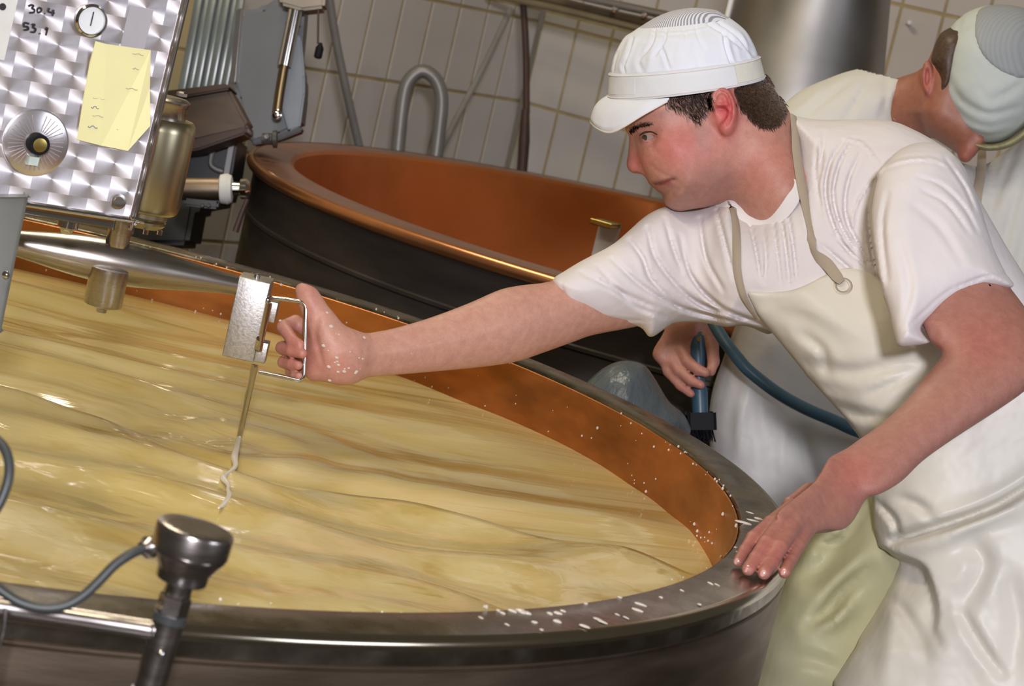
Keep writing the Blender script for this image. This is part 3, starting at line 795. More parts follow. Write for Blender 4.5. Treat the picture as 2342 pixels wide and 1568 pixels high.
tag(MB().tube([at(x, y, SD - 0.012 - 0.03 * math.sin(i / 17 * 3.1)) for i, (x, y) in enumerate(cp)], pxm(11.5, SD), 12, 6).build('sensor_cable', M_cable), 'dark grey cable looping from the sensor head to the left edge', 'cable')
pp = empty('cross_pipe', at(0, 1385, SD), 'horizontal stainless pipe joining the sensor post in front of the vat', 'pipe')
MB().tube([at(-160, 1365, SD - 0.01), at(0, 1387, SD - 0.004), at(352, 1441, SD)], pxm(24, SD), 24, 3).build('pipe', M_gun, pp)
MB().lathe(at(348, 1440, SD), RT, [(0, pxm(25.5, SD)), (0.004, pxm(27, SD)), (0.006, pxm(25, SD))], 24).build('weld', M_gun, pp)
tag(MB().tube([at(12, 1390, SD - 0.02), at(8, 1440, SD - 0.02), at(-8, 1500, SD - 0.02), at(-20, 1570, SD - 0.02)], pxm(5, SD), 8, 4).build('steel_wire', M_gun), 'thin steel rod hanging at the lower left edge', 'rod')

# ================================================================ things at the back
def slab(name, poly, d, thick, m, parent=None, bevel=0.0, g=(0, 0)):
    """flat piece with the given outline standing at distance d, thick metres deep"""
    cx, cy = np.mean(np.asarray(poly, float), 0)
    fr = [at(x, y, d + g[0] * (x - cx) + g[1] * (y - cy)) for x, y in poly]
    V = fr + [p + FW * thick for p in fr]; n = len(poly)
    F = [tuple(range(n)), tuple(range(2 * n - 1, n - 1, -1))] + [(i, i + n, (i + 1) % n + n, (i + 1) % n) for i in range(n)]
    bm = bmesh.new(); vs = [bm.verts.new(tuple(v)) for v in V]
    for f in F: bm.faces.new([vs[i] for i in f])
    bmesh.ops.recalc_face_normals(bm, faces=bm.faces)
    if bevel: bmesh.ops.bevel(bm, geom=list(bm.edges), offset=bevel, segments=2, affect='EDGES')
    me = bpy.data.meshes.new(name); bm.to_mesh(me); bm.free()
    o = link(name, me, m, parent); return sharp(o, 35)

# strip curtain: vertical ribs
sc = empty('strip_curtain', at(480, 200, 5.6), 'blue grey plastic strip curtain hanging behind the control box', 'curtain')
for k in range(7):
    x = 448 + k * 16
    top, bot = at(x + 18, -60, 5.5 + 0.02 * (k % 2)), at(x - 44, 270, 5.5 + 0.02 * (k % 2))
    ax_ = (top - bot) / 2
    MB().box((top + bot) / 2, RT * pxm(9.5, 5.5), FW * 0.004, ax_, 0.003).build('strip', M_strip, sc)

# grey machine with chrome column
mc_ = empty('dairy_press', at(620, 330, 5.0), 'grey sheet steel machine with chrome column beside the rear vat', 'machine')
slab('side_panel', [(548, 24), (600, 16), (668, -30), (700, -30), (694, 60), (686, 140), (697, 175), (697, 215), (688, 290), (640, 312), (575, 330), (560, 300), (542, 225), (530, 190)], 5.0, 0.10, M_panel, mc_, 0.01)
slab('front_edge', [(540, 20), (556, 18), (540, 190), (524, 190)], 4.98, 0.02, M_chrome, mc_, 0.003)
slab('side_wing', [(664, 60), (690, 90), (697, 175), (697, 215), (686, 292), (660, 300), (645, 250)], 4.97, 0.02, mat('wing_grey', (0.13, 0.145, 0.16), 0.4, 0.3, 0.1, 6), mc_, 0.004)
slab('base_edge', [(572, 318), (640, 308), (688, 288), (692, 300), (640, 320), (578, 332)], 4.95, 0.05, M_panel_d, mc_, 0.003)
MB().tube([at(678, 12, 4.93), at(650, 150, 4.93)], 0.014, 20, 2).build('chrome_column', M_chrome, mc_)
MB().tube([at(652, 140, 4.94), at(640, 210, 4.94), at(633, 262, 4.94)], 0.010, 16, 2).build('piston_rod', mat('bronze_rod', (0.17, 0.12, 0.06), 0.35, 0.9, 0.1, 10), mc_)
MB().lathe(at(634, 262, 4.92), -FW, [(0, 0.010), (0.008, 0.010), (0.010, 0.006)], 12).build('pivot_bolt', M_chrome, mc_)
slab('top_bracket', [(636, -25), (745, -18), (742, 18), (690, 24), (640, 10)], 4.9, 0.08, mat('bracket_brown', (0.20, 0.17, 0.13), 0.4, 0.5, 0.15, 8), mc_, 0.006)
hf = MB().lathe(at(600, 318, 4.9), RT, [(0, 0.012), (0.02, 0.012), (0.022, 0.018), (0.03, 0.018)], 16).build('foot_hinge', M_panel_d, mc_)
MB().lathe(at(611, 312, 4.88), -FW, [(0, 0.006), (0.006, 0.005)], 10).build('hinge_pin', M_chrome, hf)
# brown board box
bb = empty('brown_box', at(460, 320, 4.7), 'brown wooden box with dark rim behind the control box', 'box')
slab('front_board', [(340, 232), (524, 202), (568, 284), (564, 296), (448, 322), (352, 330)], 4.7, 0.12, M_wood, bb, 0.006)
slab('top_rim', [(338, 212), (520, 190), (527, 204), (340, 236)], 4.68, 0.14, M_wood_d, bb, 0.004)
slab('bottom_board', [(352, 328), (448, 318), (566, 288), (562, 306), (450, 344), (352, 352)], 4.69, 0.12, M_wood_d, bb, 0.004)
# dark cabinet with a handle below it
dk = empty('dark_cabinet', at(500, 520, 4.8), 'dark steel cabinet with bent wire handle under the brown box', 'cabinet')
slab('cabinet_body', [(330, 335), (544, 308), (530, 400), (512, 462), (446, 474), (430, 560), (300, 560)], 4.84, 0.2, M_panel_d, dk, 0.01)
MB().tube([at(488, 335, 4.83), at(482, 372, 4.83), at(492, 385, 4.83), at(510, 392, 4.83)], 0.006, 10).build('wire_handle', M_pipe_g, dk)
slab('cabinet_post', [(524, 326), (536, 324), (520, 420), (506, 424)], 4.82, 0.018, M_pipe_g, dk, 0.002)
# outlet valve of the rear vat
ov = empty('outlet_valve', at(500, 430, 4.3), 'outlet pipe with white ring and dark lever beside the rear vat', 'valve')
va, vb = at(410, 432, 4.3), at(510, 432, 4.3); vd = vb - va; vd /= np.linalg.norm(vd)
MB().lathe(va, vd, [(0, pxm(26, 4.3)), (pxm(100, 4.3), pxm(26, 4.3))], 28).build('pipe', M_ssdark, ov)
MB().lathe(vb - vd * 0.004, vd, [(-0.004, 0.015), (0, 0.026), (0.012, 0.028), (0.02, 0.024), (0.022, 0.014)], 28).build('white_ring', M_white_pl, ov)
MB().lathe(vb + vd * 0.016, vd, [(0, 0.013), (0.014, 0.012), (0.016, 0.018), (0.026, 0.019), (0.032, 0.012)], 24).build('nozzle', M_chrome, ov)
slab('valve_bracket', [(420, 452), (500, 460), (498, 478), (470, 476), (420, 470)], 4.28, 0.03, M_panel_d, ov, 0.004)
for x in (463, 477):
    MB().lathe(at(x, 470, 4.275), -FW, [(0, 0.004), (0.003, 0.003)], 10).build('screw', M_chrome, ov)
lv = MB(); lv.tube([at(566, 455, 4.25), at(552, 490, 4.25), at(538, 530, 4.25)], [0.004, 0.005, 0.006], 10, 3); lv.build('lever', M_pipe_b, ov)
# pull switch
ps = empty('pull_switch', at(727, 130, 4.9), 'black pull switch hanging on a thin cord in front of the tiles', 'switch')
MB().tube([at(728, 20, 4.9), at(727, 100, 4.9)], 0.0022, 6, 2).build('cord', M_pipe_b, ps)
MB().lathe(at(726, 134, 4.9), Z3, [(0, 0.005), (0.003, 0.0085), (0.022, 0.0085), (0.03, 0.004), (0.033, 0.003)], 16).build('knob', M_black, ps)
# pipes and hoses against the tiles
tag(MB().tube([at(748, -40, 5.9), at(768, 90, 5.95), at(795, 220, 6.0), at(824, 345, 6.05)], pxm(10, 6), 14, 4).build('slanting_pipe', M_pipe_g), 'grey pipe slanting down the tiles beside the pull switch', 'pipe')
tag(MB().tube([at(1168, 20, 6.8), at(1110, 145, 6.7), at(1050, 260, 6.6), at(1000, 360, 6.5)], pxm(7, 6.7), 12, 4).build('thin_pipe', mat('pale_grey_pipe', (0.28, 0.27, 0.25), 0.4, 0.2, 0.1, 10)), 'thin pale pipe slanting down to the right leg of the bent pipe', 'pipe')
tag(MB().tube([at(906, 400, 6.35), at(912, 320, 6.35), at(922, 230, 6.35), at(932, 190, 6.35), at(955, 166, 6.35), at(978, 166, 6.35), at(1000, 188, 6.35), at(1010, 230, 6.35), at(1004, 300, 6.35), at(994, 380, 6.35)], pxm(16, 6.35), 18, 6).build('bent_pipe', M_pipe_g), 'thick grey pipe bent in an upside down U behind the rear vat', 'pipe')
bp = empty('brown_pipe', at(1195, 385, 6.7), 'dark brown rod with thick lower sleeve standing before the tiled corner', 'rod')
MB().tube([at(1197, 10, 6.7), at(1203, 120, 6.7), at(1204, 260, 6.7)], pxm(8, 6.7), 12, 4).build('rod', M_pipe_b, bp)
MB().tube([at(1202, 250, 6.7), at(1199, 320, 6.7), at(1194, 392, 6.7)], [pxm(9, 6.7), pxm(13, 6.7), pxm(12, 6.7)], 14, 4).build('sleeve', M_pipe_b, bp)
rl = empty('wall_rail', at(1400, 50, 6.4), 'pair of metal rails with clamps running along the top of the tiles', 'rail')
MB().tube([at(1120, -14, 6.75), at(1300, 26, 6.5), at(1480, 70, 6.3)], pxm(8, 6.5), 12, 3).build('lower_rail', mat('rail_tan', (0.33, 0.28, 0.18), 0.35, 0.6, 0.15, 8), rl)
MB().tube([at(1280, -20, 6.5), at(1400, 8, 6.35), at(1530, 36, 6.2)], pxm(10, 6.3), 12, 3).build('upper_rail', M_chrome, rl)
MB().tube([at(1200, -16, 6.7), at(1340, 22, 6.5), at(1500, 58, 6.3)], pxm(13, 6.5), 8, 3).build('back_rail', mat('rail_brown', (0.16, 0.12, 0.07), 0.5, 0.3, 0.2, 8), rl)
for x, y in ((1407, 22), (1474, 36)):
    MB().lathe(at(x, y, 6.26), -FW, [(0, 0.008), (0.012, 0.008), (0.015, 0.004)], 12).build('clamp', M_chrome, rl)
# big stainless hood
hq = at(1790, 330, 5.4)
hood = empty('steel_hood', hq, 'big dull stainless cone shaped hood behind the reaching man', 'hood')
MB().lathe(hq + RT * 0.0, Z3 - 0.02 * RT, [(-0.25, pxm(222, 5.4)), (0.0, pxm(218, 5.4)), (0.14, pxm(206, 5.4)), (0.20, pxm(188, 5.4)), (0.36, pxm(165, 5.4)), (0.9, pxm(120, 5.4))], 64).build('hood_shell', mat('hood_steel', (0.27, 0.26, 0.25), 0.45, 1, 0.12, 4, rvar=0.05), hood)
MB().lathe(at(1663, 40, 5.1), Z3, [(-0.02, 0.006), (0.05, 0.006)], 12).build('white_peg', M_white_pl, hood)
tag(MB().lathe(at(2080, 52, 6.42), -FW, [(-0.03, 0.005), (0, 0.007), (0.004, 0.006), (0.006, 0.003)], 12).build('wall_stud', M_white_pl), 'small round white stud on the tile joint between hood and bending person', 'stud')
# plastic tub between the vats
tub = Pillow([(1325, 890), (1350, 866), (1385, 838), (1425, 824), (1470, 832), (1496, 862), (1530, 918), (1566, 950), (1570, 1000), (1420, 1010), (1330, 960)], 3.75, 0.09, 0.07)
mp_, nt, p = _nt('clear_plastic'); p.inputs['Base Color'].default_value = (0.085, 0.105, 0.12, 1); p.inputs['Roughness'].default_value = 0.34
nt.links.new(bump(nt, noise(nt, 18, 3, 0.5, stretch=(3, 3, 0.6)), 0.5, 0.01), p.inputs['Normal'])
tb_ = sdf_obj('plastic_tub', tub, [(1310, 800, 3.62), (1580, 1030, 3.9), (1310, 1030, 3.62), (1580, 800, 3.9)], 0.03, 0.006, mp_)
tag(tb_, 'pale bluish plastic tub showing between the two vats', 'tub')

# ================================================================ people: shared helpers
def skin_mat():
    m, nt, p = _nt('skin')
    a = nt.nodes.new('ShaderNodeAttribute'); a.attribute_name = 'tint'
    f = noise(nt, 90, 4, 0.6); f2 = noise(nt, 480, 2, 0.5)
    c = mix_rgb(nt, 0.55, a.outputs['Color'], ramp(nt, f, [(0.3, (0.72, 0.60, 0.60)), (0.7, (1, 1, 1))]), 'MULTIPLY')
    f3 = noise(nt, 900, 2, 0.6)
    c = mix_rgb(nt, 0.5, c, ramp(nt, f3, [(0.3, (0.72, 0.66, 0.66)), (0.65, (1, 1, 1))]), 'MULTIPLY')
    nt.links.new(c, p.inputs['Base Color'])
    p.inputs['Roughness'].default_value = 0.5
    p.inputs['Subsurface Weight'].default_value = 0.06; p.inputs['Subsurface Radius'].default_value = (0.010, 0.003, 0.0015); p.inputs['Subsurface Scale'].default_value = 0.5
    nt.links.new(bump(nt, f2, 0.16, 0.0012), p.inputs['Normal'])
    return m
M_skin = skin_mat()
def cloth_mat(name, col, rough=0.85, scale=260, bmp=0.15):
    m, nt, p = _nt(name)
    f = noise(nt, 9, 3, 0.5); c = np.array(col)
    nt.links.new(ramp(nt, f, [(0.3, c * 0.95), (0.7, np.minimum(c * 1.03, 1))]), p.inputs['Base Color'])
    p.inputs['Roughness'].default_value = rough; p.inputs['Specular IOR Level'].default_value = 0.25
    w = noise(nt, scale, 2, 0.5)
    big = noise(nt, 22, 2, 0.5)
    b1 = bump(nt, w, bmp, 0.0012)
    bb_ = nt.nodes.new('ShaderNodeBump'); bb_.inputs['Strength'].default_value = 0.4; bb_.inputs['Distance'].default_value = 0.006
    nt.links.new(big, bb_.inputs['Height']); nt.links.new(b1, bb_.inputs['Normal'])
    nt.links.new(bb_.outputs[0], p.inputs['Normal'])
    return m
M_shirt = cloth_mat('white_cotton', (0.73, 0.69, 0.70))
M_rib = cloth_mat('white_rib', (0.77, 0.74, 0.74))
M_cap = cloth_mat('white_cap_cotton', (0.73, 0.76, 0.84))
M_capband = cloth_mat('white_cap_band', (0.68, 0.705, 0.74))
M_apron = cloth_mat('rubberised_apron', (0.69, 0.66, 0.58), 0.38, 60, 0.06)
M_trouser = cloth_mat('pale_waterproof_trousers', (0.47, 0.455, 0.28), 0.45, 60, 0.06)
M_strap = cloth_mat('tan_strap', (0.40, 0.335, 0.26), 0.8, 400, 0.2)
M_hair = mat('dark_brown_hair', (0.07, 0.04, 0.025), 0.5, 0, 0.4, 200)
M_brow = mat('dark_brow_hair', (0.045, 0.022, 0.014), 0.6, 0, 0.3, 200)
M_apron2 = cloth_mat('grey_white_apron', (0.58, 0.56, 0.54), 0.42, 60, 0.06)
M_shirt2 = cloth_mat('cream_white_cotton', (0.62, 0.61, 0.57))
M_cap2 = cloth_mat('pale_green_white_cap', (0.52, 0.56, 0.53))
M_eye = mat('eye_white', (0.32, 0.265, 0.23), 0.15, 0, 0.05, 30)
M_iris = mat('eye_iris', (0.05, 0.04, 0.03), 0.1, 0, 0.1, 100)
M_nail = mat('finger_nail', (0.62, 0.36, 0.32), 0.18, 0, 0.05, 60, coat=0.5)
M_meshcap = mat('cap_mesh', (0.4, 0.4, 0.44), 0.8)
def mesh_cloth(name, c0, c1, scale, ang):
    m, nt, p = _nt(name)
    tc = nt.nodes.new('ShaderNodeTexCoord'); mp = nt.nodes.new('ShaderNodeMapping'); mp.inputs['Rotation'].default_value = ang
    nt.links.new(tc.outputs['Object'], mp.inputs[0])
    w = nt.nodes.new('ShaderNodeTexWave'); w.inputs['Scale'].default_value = scale; w.inputs['Distortion'].default_value = 0.4
    nt.links.new(mp.outputs[0], w.inputs['Vector'])
    nt.links.new(ramp(nt, w.outputs['Fac'], [(0.3, c0), (0.62, c1)]), p.inputs['Base Color'])
    p.inputs['Roughness'].default_value = 0.85
    return m

def zd(x, y, z):                 # distance at which the sight line through (x, y) is z high
    v = FW + (x - IW / 2) / FPX * RT - (y - IH / 2) / FPX * UP
    return float((z - CAMP[2]) / v[2])
class Dent:
    """displacement along drawn lines; each line (points, width px, depth m): positive digs in"""
    def __init__(self, lines, step=3.0):
        P = np.concatenate([np.asarray(l[0], float) for l in lines])
        lo = P.min(0) - 90; hi = P.max(0) + 90
        xs = np.arange(lo[0], hi[0], step); ys = np.arange(lo[1], hi[1], step); X, Y = np.meshgrid(xs, ys)
        D = np.zeros(X.shape)
        for pts, w, a in lines:
            Q = catmull(pts, 5); m = len(Q)
            best = np.full(X.shape, 1e9); tt = np.zeros(X.shape)
            x0, y0 = Q.min(0) - 4 * w; x1, y1 = Q.max(0) + 4 * w
            i0, i1 = np.searchsorted(ys, [y0, y1]); j0, j1 = np.searchsorted(xs, [x0, x1])
            if i1 <= i0 or j1 <= j0: continue
            sx, sy = X[i0:i1, j0:j1], Y[i0:i1, j0:j1]
            bb = np.full(sx.shape, 1e9); tb_ = np.zeros(sx.shape)
            for k in range(m - 1):
                a_, b_ = Q[k], Q[k + 1]; ab = b_ - a_
                t = np.clip(((sx - a_[0]) * ab[0] + (sy - a_[1]) * ab[1]) / (ab @ ab + 1e-9), 0, 1)
                d = np.hypot(sx - a_[0] - t * ab[0], sy - a_[1] - t * ab[1])
                u = d < bb; bb = np.where(u, d, bb); tb_ = np.where(u, (k + t) / (m - 1), tb_)
            env = np.sin(np.pi * np.clip(0.06 + 0.88 * tb_, 0, 1)) ** 0.6
            D[i0:i1, j0:j1] += a * env * (np.exp(-(bb / w) ** 2) - 0.45 * np.exp(-(bb / (2.1 * w)) ** 2))
        self.R = (lo, step, D.astype(np.float32))
        self.box = (lo, hi)
    def __call__(self, c):
        lo, hi = self.box
        ins = (c.x > lo[0] + 4) & (c.x < hi[0] - 8) & (c.y > lo[1] + 4) & (c.y < hi[1] - 8)
        return np.where(ins, samp(self.R, c.x, c.y), 0)
class Step:
    """raises (negative) or sinks (positive) the area inside an outline by a metres with an edge of w px"""
    def __init__(self, poly, a, w, fade=None): self.R = poly_d(poly, smooth=4); self.a = a; self.w = w; self.fade = fade
    def __call__(self, c):
        s = samp(self.R, c.x, c.y); t = np.clip(0.5 - s / (2 * self.w), 0, 1)
        r = self.a * t * t * (3 - 2 * t)
        if self.fade: r = r * np.clip((self.fade[1] - c.y) / (self.fade[1] - self.fade[0]), 0, 1)
        return r
def surfv(f, xy, d0, d1, lift=0.0):
    xy = np.asarray(xy, float); ds = np.arange(d0, d1, 0.0012)
    out = np.zeros((len(xy), 3))
    for s in range(0, len(xy), 200):
        q = xy[s:s + 200]
        R_ = FW + ((q[:, :1] - IW / 2) / FPX) * RT - ((q[:, 1:] - IH / 2) / FPX) * UP
        P = CAMP + ds[None, :, None] * R_[:, None, :]
        v = f(Ctx(P.reshape(-1, 3).astype(np.float32))).reshape(len(q), -1)
        hit = v < lift; i = np.where(hit.any(1), hit.argmax(1), v.argmin(1))
        out[s:s + 200] = P[np.arange(len(q)), i]
    return out
def in_poly(poly, n, rnd):
    P = np.asarray(poly, float); R = poly_d(P, 2.0, 10, 3); lo, hi = P.min(0), P.max(0); o = []
    while len(o) < n:
        q = lo + rnd.random((n * 2, 2)) * (hi - lo)
        o += list(q[samp(R, q[:, 0], q[:, 1]) < 0])
    return np.array(o[:n])
def strands(name, f, xy, d0, d1, dirs, length, rad, m, parent, rnd, lift=0.0):
    """short hairs rooted on the surface; dirs in picture directions (dx, dy)"""
    P = surfv(f, xy, d0, d1); N = grad(f, P)
    V = []; F = []
    for p, n_, dr in zip(P, N, dirs):
        t = RT * dr[0] - UP * dr[1]; t = t - n_ * (t @ n_); t /= np.linalg.norm(t) + 1e-9
        L = length * rnd.uniform(0.6, 1.25); b = np.cross(n_, t)
        up_ = rnd.uniform(0.10, 0.32)
        k = len(V)
        V += [p - b * rad - n_ * 0.001, p + b * rad - n_ * 0.001, p + n_ * rad * 1.6, p + t * L * 0.55 + n_ * L * up_ + b * rad * 0.4, p + t * L + n_ * L * up_ * 0.8]
        F += [(k, k + 1, k + 3), (k + 1, k + 2, k + 3), (k + 2, k, k + 3), (k, k + 3, k + 4), (k + 1, k + 4, k + 3), (k + 2, k + 3, k + 4)]
    o = from_np(name, V, F, m, parent); o['kind'] = 'stuff'; return o
def blob(c, x, y, r, ry=None):
    return np.exp(-(((c.x - x) / r) ** 2 + ((c.y - y) / (ry or r)) ** 2))[:, None]

# ================================================================ the man reaching over the vat
HDP = 3.30
man = empty('person', (0.60, 3.12, 0.0), 'person in white T-shirt, cap and apron reaching across the milk to the knife', 'person')
head = Pillow([(1436, 296), (1443, 306), (1447, 325), (1452, 345), (1459, 366), (1468, 386), (1476, 396), (1482, 405), (1490, 414), (1502, 421), (1510, 430), (1521, 436), (1525, 446), (1529, 458), (1545, 470), (1572, 470), (1606, 461), (1645, 438), (1690, 395), (1722, 330), (1742, 262), (1744, 200), (1715, 120), (1670, 75), (1600, 60), (1500, 78), (1450, 125), (1430, 200), (1431, 262)], HDP, 0.070, 0.060, smooth=3)
jaw = Pillow([(1500, 300), (1490, 400), (1502, 424), (1522, 438), (1527, 458), (1545, 470), (1572, 470), (1606, 461), (1650, 430), (1680, 330), (1640, 260)], HDP, 0.062, 0.040, smooth=3)
cheek = Ball((1545, 350, HDP - 0.030), 48, (1.15, 1.0, 1.0))
brow = Cone((1446, 290, HDP - 0.008), (1500, 284, HDP - 0.046), 13, 14)
nose = Pillow([(1446, 305), (1441, 320), (1438, 340), (1435, 360), (1433, 376), (1437, 388), (1444, 394), (1456, 397), (1472, 393), (1484, 384), (1482, 366), (1470, 345), (1462, 325)], HDP, 0.0165, 0.010, smooth=3)
ala = Ball((1474, 383, HDP - 0.012), 12.5, (1.1, 0.85, 0.8))
ulip = Cone((1497, 413, HDP), (1536, 406, HDP - 0.034), 8.5, 5.5)
llip = Cone((1512, 427, HDP), (1537, 416, HDP - 0.032), 9, 6)
chin = Ball((1552, 452, HDP), 22, (1, 0.9, 1.3))
neck = Pillow([(1600, 330), (1598, 440), (1640, 458), (1672, 462), (1703, 492), (1720, 520), (1760, 560), (1840, 540), (1860, 430), (1832, 330), (1811, 268), (1790, 232), (1748, 196), (1680, 215)], HDP + 0.005, 0.060, 0.050)
trap = Cone((1700, 300, HDP - 0.02), (1790, 440, HDP - 0.03), 60, 75)
lids = Ball((1486, 314, HDP - 0.044), 21.5)
slit = Pillow([(1466, 312), (1475, 309), (1485, 307.5), (1494, 308.5), (1499, 311), (1492, 316), (1481, 320), (1471, 316)], HDP - 0.075, 0.040, 0.002, smooth=3)
ulid = Cone((1468, 301, HDP - 0.040), (1507, 306, HDP - 0.060), 6, 6)
llid = Cone((1474, 329, HDP - 0.038), (1505, 322, HDP - 0.056), 5, 5)
sock = Ball((1479, 313, HDP - 0.058), 19, (1.2, 0.7, 1))
nostril = Cone((1456, 396, HDP - 0.006), (1463, 391, HDP - 0.010), 4.5, 2.5)
smile = Dent([([(1494, 421), (1506, 419.5), (1518, 416.5), (1531, 411.5), (1544, 408)], 3.4, 0.0062), ([(1484, 372), (1500, 388), (1522, 400), (1543, 410), (1556, 422)], 5, 0.0018), ([(1487, 325), (1497, 343), (1510, 352)], 7, 0.0016), ([(1500, 300), (1512, 296)], 5, 0.0012), ([(1536, 440), (1550, 432), (1566, 430)], 8, 0.002), ([(1905, 1150), (1935, 1135), (1945, 1155)], 4, 0.0012)])
# ear
ear_px = [(1622, 224), (1628, 209), (1641, 200), (1656, 200), (1670, 210), (1680, 230), (1685, 255), (1681, 280), (1672, 302), (1659, 310), (1648, 304), (1641, 288), (1639, 272), (1632, 258), (1624, 242)]
ED = HDP - 0.072
ear = Pillow(ear_px, ED, 0.012, 0.007, smooth=3, g=(-0.00010, 0))
concha = Pillow([(1636, 246), (1648, 243), (1662, 247), (1667, 258), (1660, 272), (1649, 282), (1642, 284), (1638, 268)], ED - 0.014, 0.012, 0.004, smooth=3)
scapha = Dent([([(1634, 232), (1640, 216), (1652, 210), (1664, 220), (1671, 244), (1670, 268), (1664, 284)], 4.0, 0.0045), ([(1636, 238), (1650, 240), (1664, 236)], 4, -0.003)])
earback = Cone((1640, 255, HDP - 0.045), (1650, 270, HDP - 0.064), 30, 22)
# reaching arm and fist (his right)
AG = 0.00044
fore = Pillow([(1500, 560), (1400, 600), (1264, 642), (1192, 652), (1141, 663), (1072, 693), (984, 726), (902, 750), (850, 760), (806, 769), (770, 790), (770, 850), (799, 864), (902, 857), (1072, 842), (1175, 828), (1243, 806), (1310, 782), (1360, 765), (1480, 740), (1560, 700)], 2.992 + AG * (1100 - 760), 0.046, 0.050, ref=(1100, 760), g=(AG, 0), T2=((800, 815), 0.027, (1200, 740), 0.050))
palm = Pillow([(700, 722), (722, 712), (745, 722), (782, 759), (806, 769), (822, 786), (828, 815), (820, 850), (799, 865), (748, 869), (703, 866), (694, 800)], 3.002, 0.019, 0.017, smooth=3, g=(0.0000, 0))
fist = [palm] + limb([(770, 800, 2.994), (735, 735, 2.986), (714, 698, 2.984), (702, 676, 2.983), (689, 660, 2.982)], [44, 29, 24, 20, 12])
fing = [limb([(716, 765, 3.010), (676, 736, 3.013), (648, 747, 2.998), (668, 777, 2.977), (685, 787, 2.967)], [20, 16.5, 16, 14, 12]),
        limb([(716, 800, 3.012), (666, 790, 3.016), (645, 795, 2.998), (668, 802, 2.975), (691, 808, 2.963)], [18, 15, 15, 14, 12]),
        limb([(714, 830, 3.012), (670, 822, 3.016), (648, 828, 2.998), (668, 833, 2.977), (682, 835, 2.968)], [17, 14, 13.5, 13, 11]),
        limb([(714, 850, 3.010), (684, 845, 3.013), (663, 851, 2.998), (675, 857, 2.980), (684, 859, 2.972)], [15, 11, 11, 10, 9])]
# leaning arm (his left)
def armd(x, y): return 2.80 + 0.000157 * (x - 1920) - 0.000463 * (y - 1110)
near = Pillow([(2106, 735), (2129, 782), (2155, 808), (2134, 839), (2110, 867), (2078, 909), (2040, 947), (1993, 985), (1946, 1018), (1899, 1060), (1862, 1098), (1850, 1130), (1880, 1180), (1925, 1192), (1963, 1143), (2013, 1129), (2062, 1100), (2111, 1053), (2181, 1003), (2275, 942), (2342, 895), (2385, 850), (2390, 780), (2356, 720), (2314, 662), (2262, 600), (2150, 620)], armd(2150, 900), 0.046, 0.048, ref=(2150, 900), g=(0.000157, -0.000463), smooth=4, T2=((1920, 1120), 0.026, (2230, 900), 0.050))
def hz(x, y, up): return (x, y, zd(x, y, RIMZ + up))
hand2p = [(1899, 1060), (1864, 1100), (1800, 1152), (1782, 1168), (1776, 1186), (1800, 1200), (1835, 1210), (1862, 1216), (1892, 1208), (1928, 1186), (1960, 1143), (1960, 1090)]
hm = zd(1850, 1170, RIMZ + 0.050)
backh = Pillow(hand2p, hm, 0.014, 0.013, ref=(1850, 1170), g=((zd(1930, 1110, RIMZ + 0.066) - zd(1790, 1200, RIMZ + 0.036)) / 166 * 0.84, -(zd(1930, 1110, RIMZ + 0.066) - zd(1790, 1200, RIMZ + 0.036)) / 166 * 0.54), smooth=3)
fing2 = [limb([hz(1812, 1160, .044), hz(1762, 1196, .036), hz(1722, 1229, .026), hz(1703, 1259, .015), hz(1688, 1284, .0075)], [20, 17, 15.5, 14, 12.5]),
         limb([hz(1838, 1165, .048), hz(1790, 1190, .042), hz(1752, 1241, .027), hz(1728, 1277, .015), hz(1711, 1302, .0075)], [22, 19, 18, 16.5, 15]),
         limb([hz(1860, 1172, .046), hz(1818, 1199, .040), hz(1783, 1252, .026), hz(1763, 1287, .014), hz(1747, 1311, .0075)], [22, 19.5, 18.5, 17, 15]),
         limb([hz(1885, 1180, .040), hz(1850, 1204, .034), hz(1823, 1250, .022), hz(1806, 1283, .013), hz(1794, 1309, .0075)], [22, 19, 17.5, 15.5, 14])]
thumb2 = limb([hz(1850, 1120, .045), hz(1806, 1150, .032), hz(1790, 1163, .022)], [18, 14, 9])
wrinkles = Dent([([(1700, 1228), (1712, 1232), (1722, 1238)], 2.5, 0.0006), ([(1742, 1238), (1752, 1234), (1762, 1237)], 2.5, 0.0011), ([(1772, 1250), (1782, 1246), (1794, 1250)], 2.5, 0.0011), ([(1772, 1256), (1782, 1252), (1794, 1256)], 2.5, 0.0010), ([(1812, 1248), (1824, 1245), (1836, 1248)], 2.5, 0.0009),
                 ([(1800, 1165), (1770, 1192)], 3, 0.0014), ([(1828, 1158), (1800, 1190), (1782, 1210)], 3, 0.0014), ([(1850, 1160), (1832, 1195), (1812, 1216)], 3, 0.0014),
                 ([(1865, 1110), (1830, 1150), (1800, 1180)], 3, -0.0012), ([(1885, 1115), (1850, 1155), (1822, 1185)], 3, -0.0012),
                 ([(730, 720), (722, 760), (730, 800), (738, 830)], 7, 0.004), ([(800, 830), (850, 842), (900, 838)], 4, 0.001), ([(1690, 1270), (1700, 1278)], 3, 0.001)])
torso_in = Cone((1790, 480, HDP + 0.01), (2080, 620, 3.30), 75, 105)
torso_in2 = Cone((2080, 620, 3.30), (2220, 1150, 3.26), 105, 130)
shld_r = Cone((1800, 530, 3.33), (1560, 615, 3.345), 80, 75)
shld_l = Cone((2060, 540, 3.30), (2200, 610, 3.11), 70, 62)
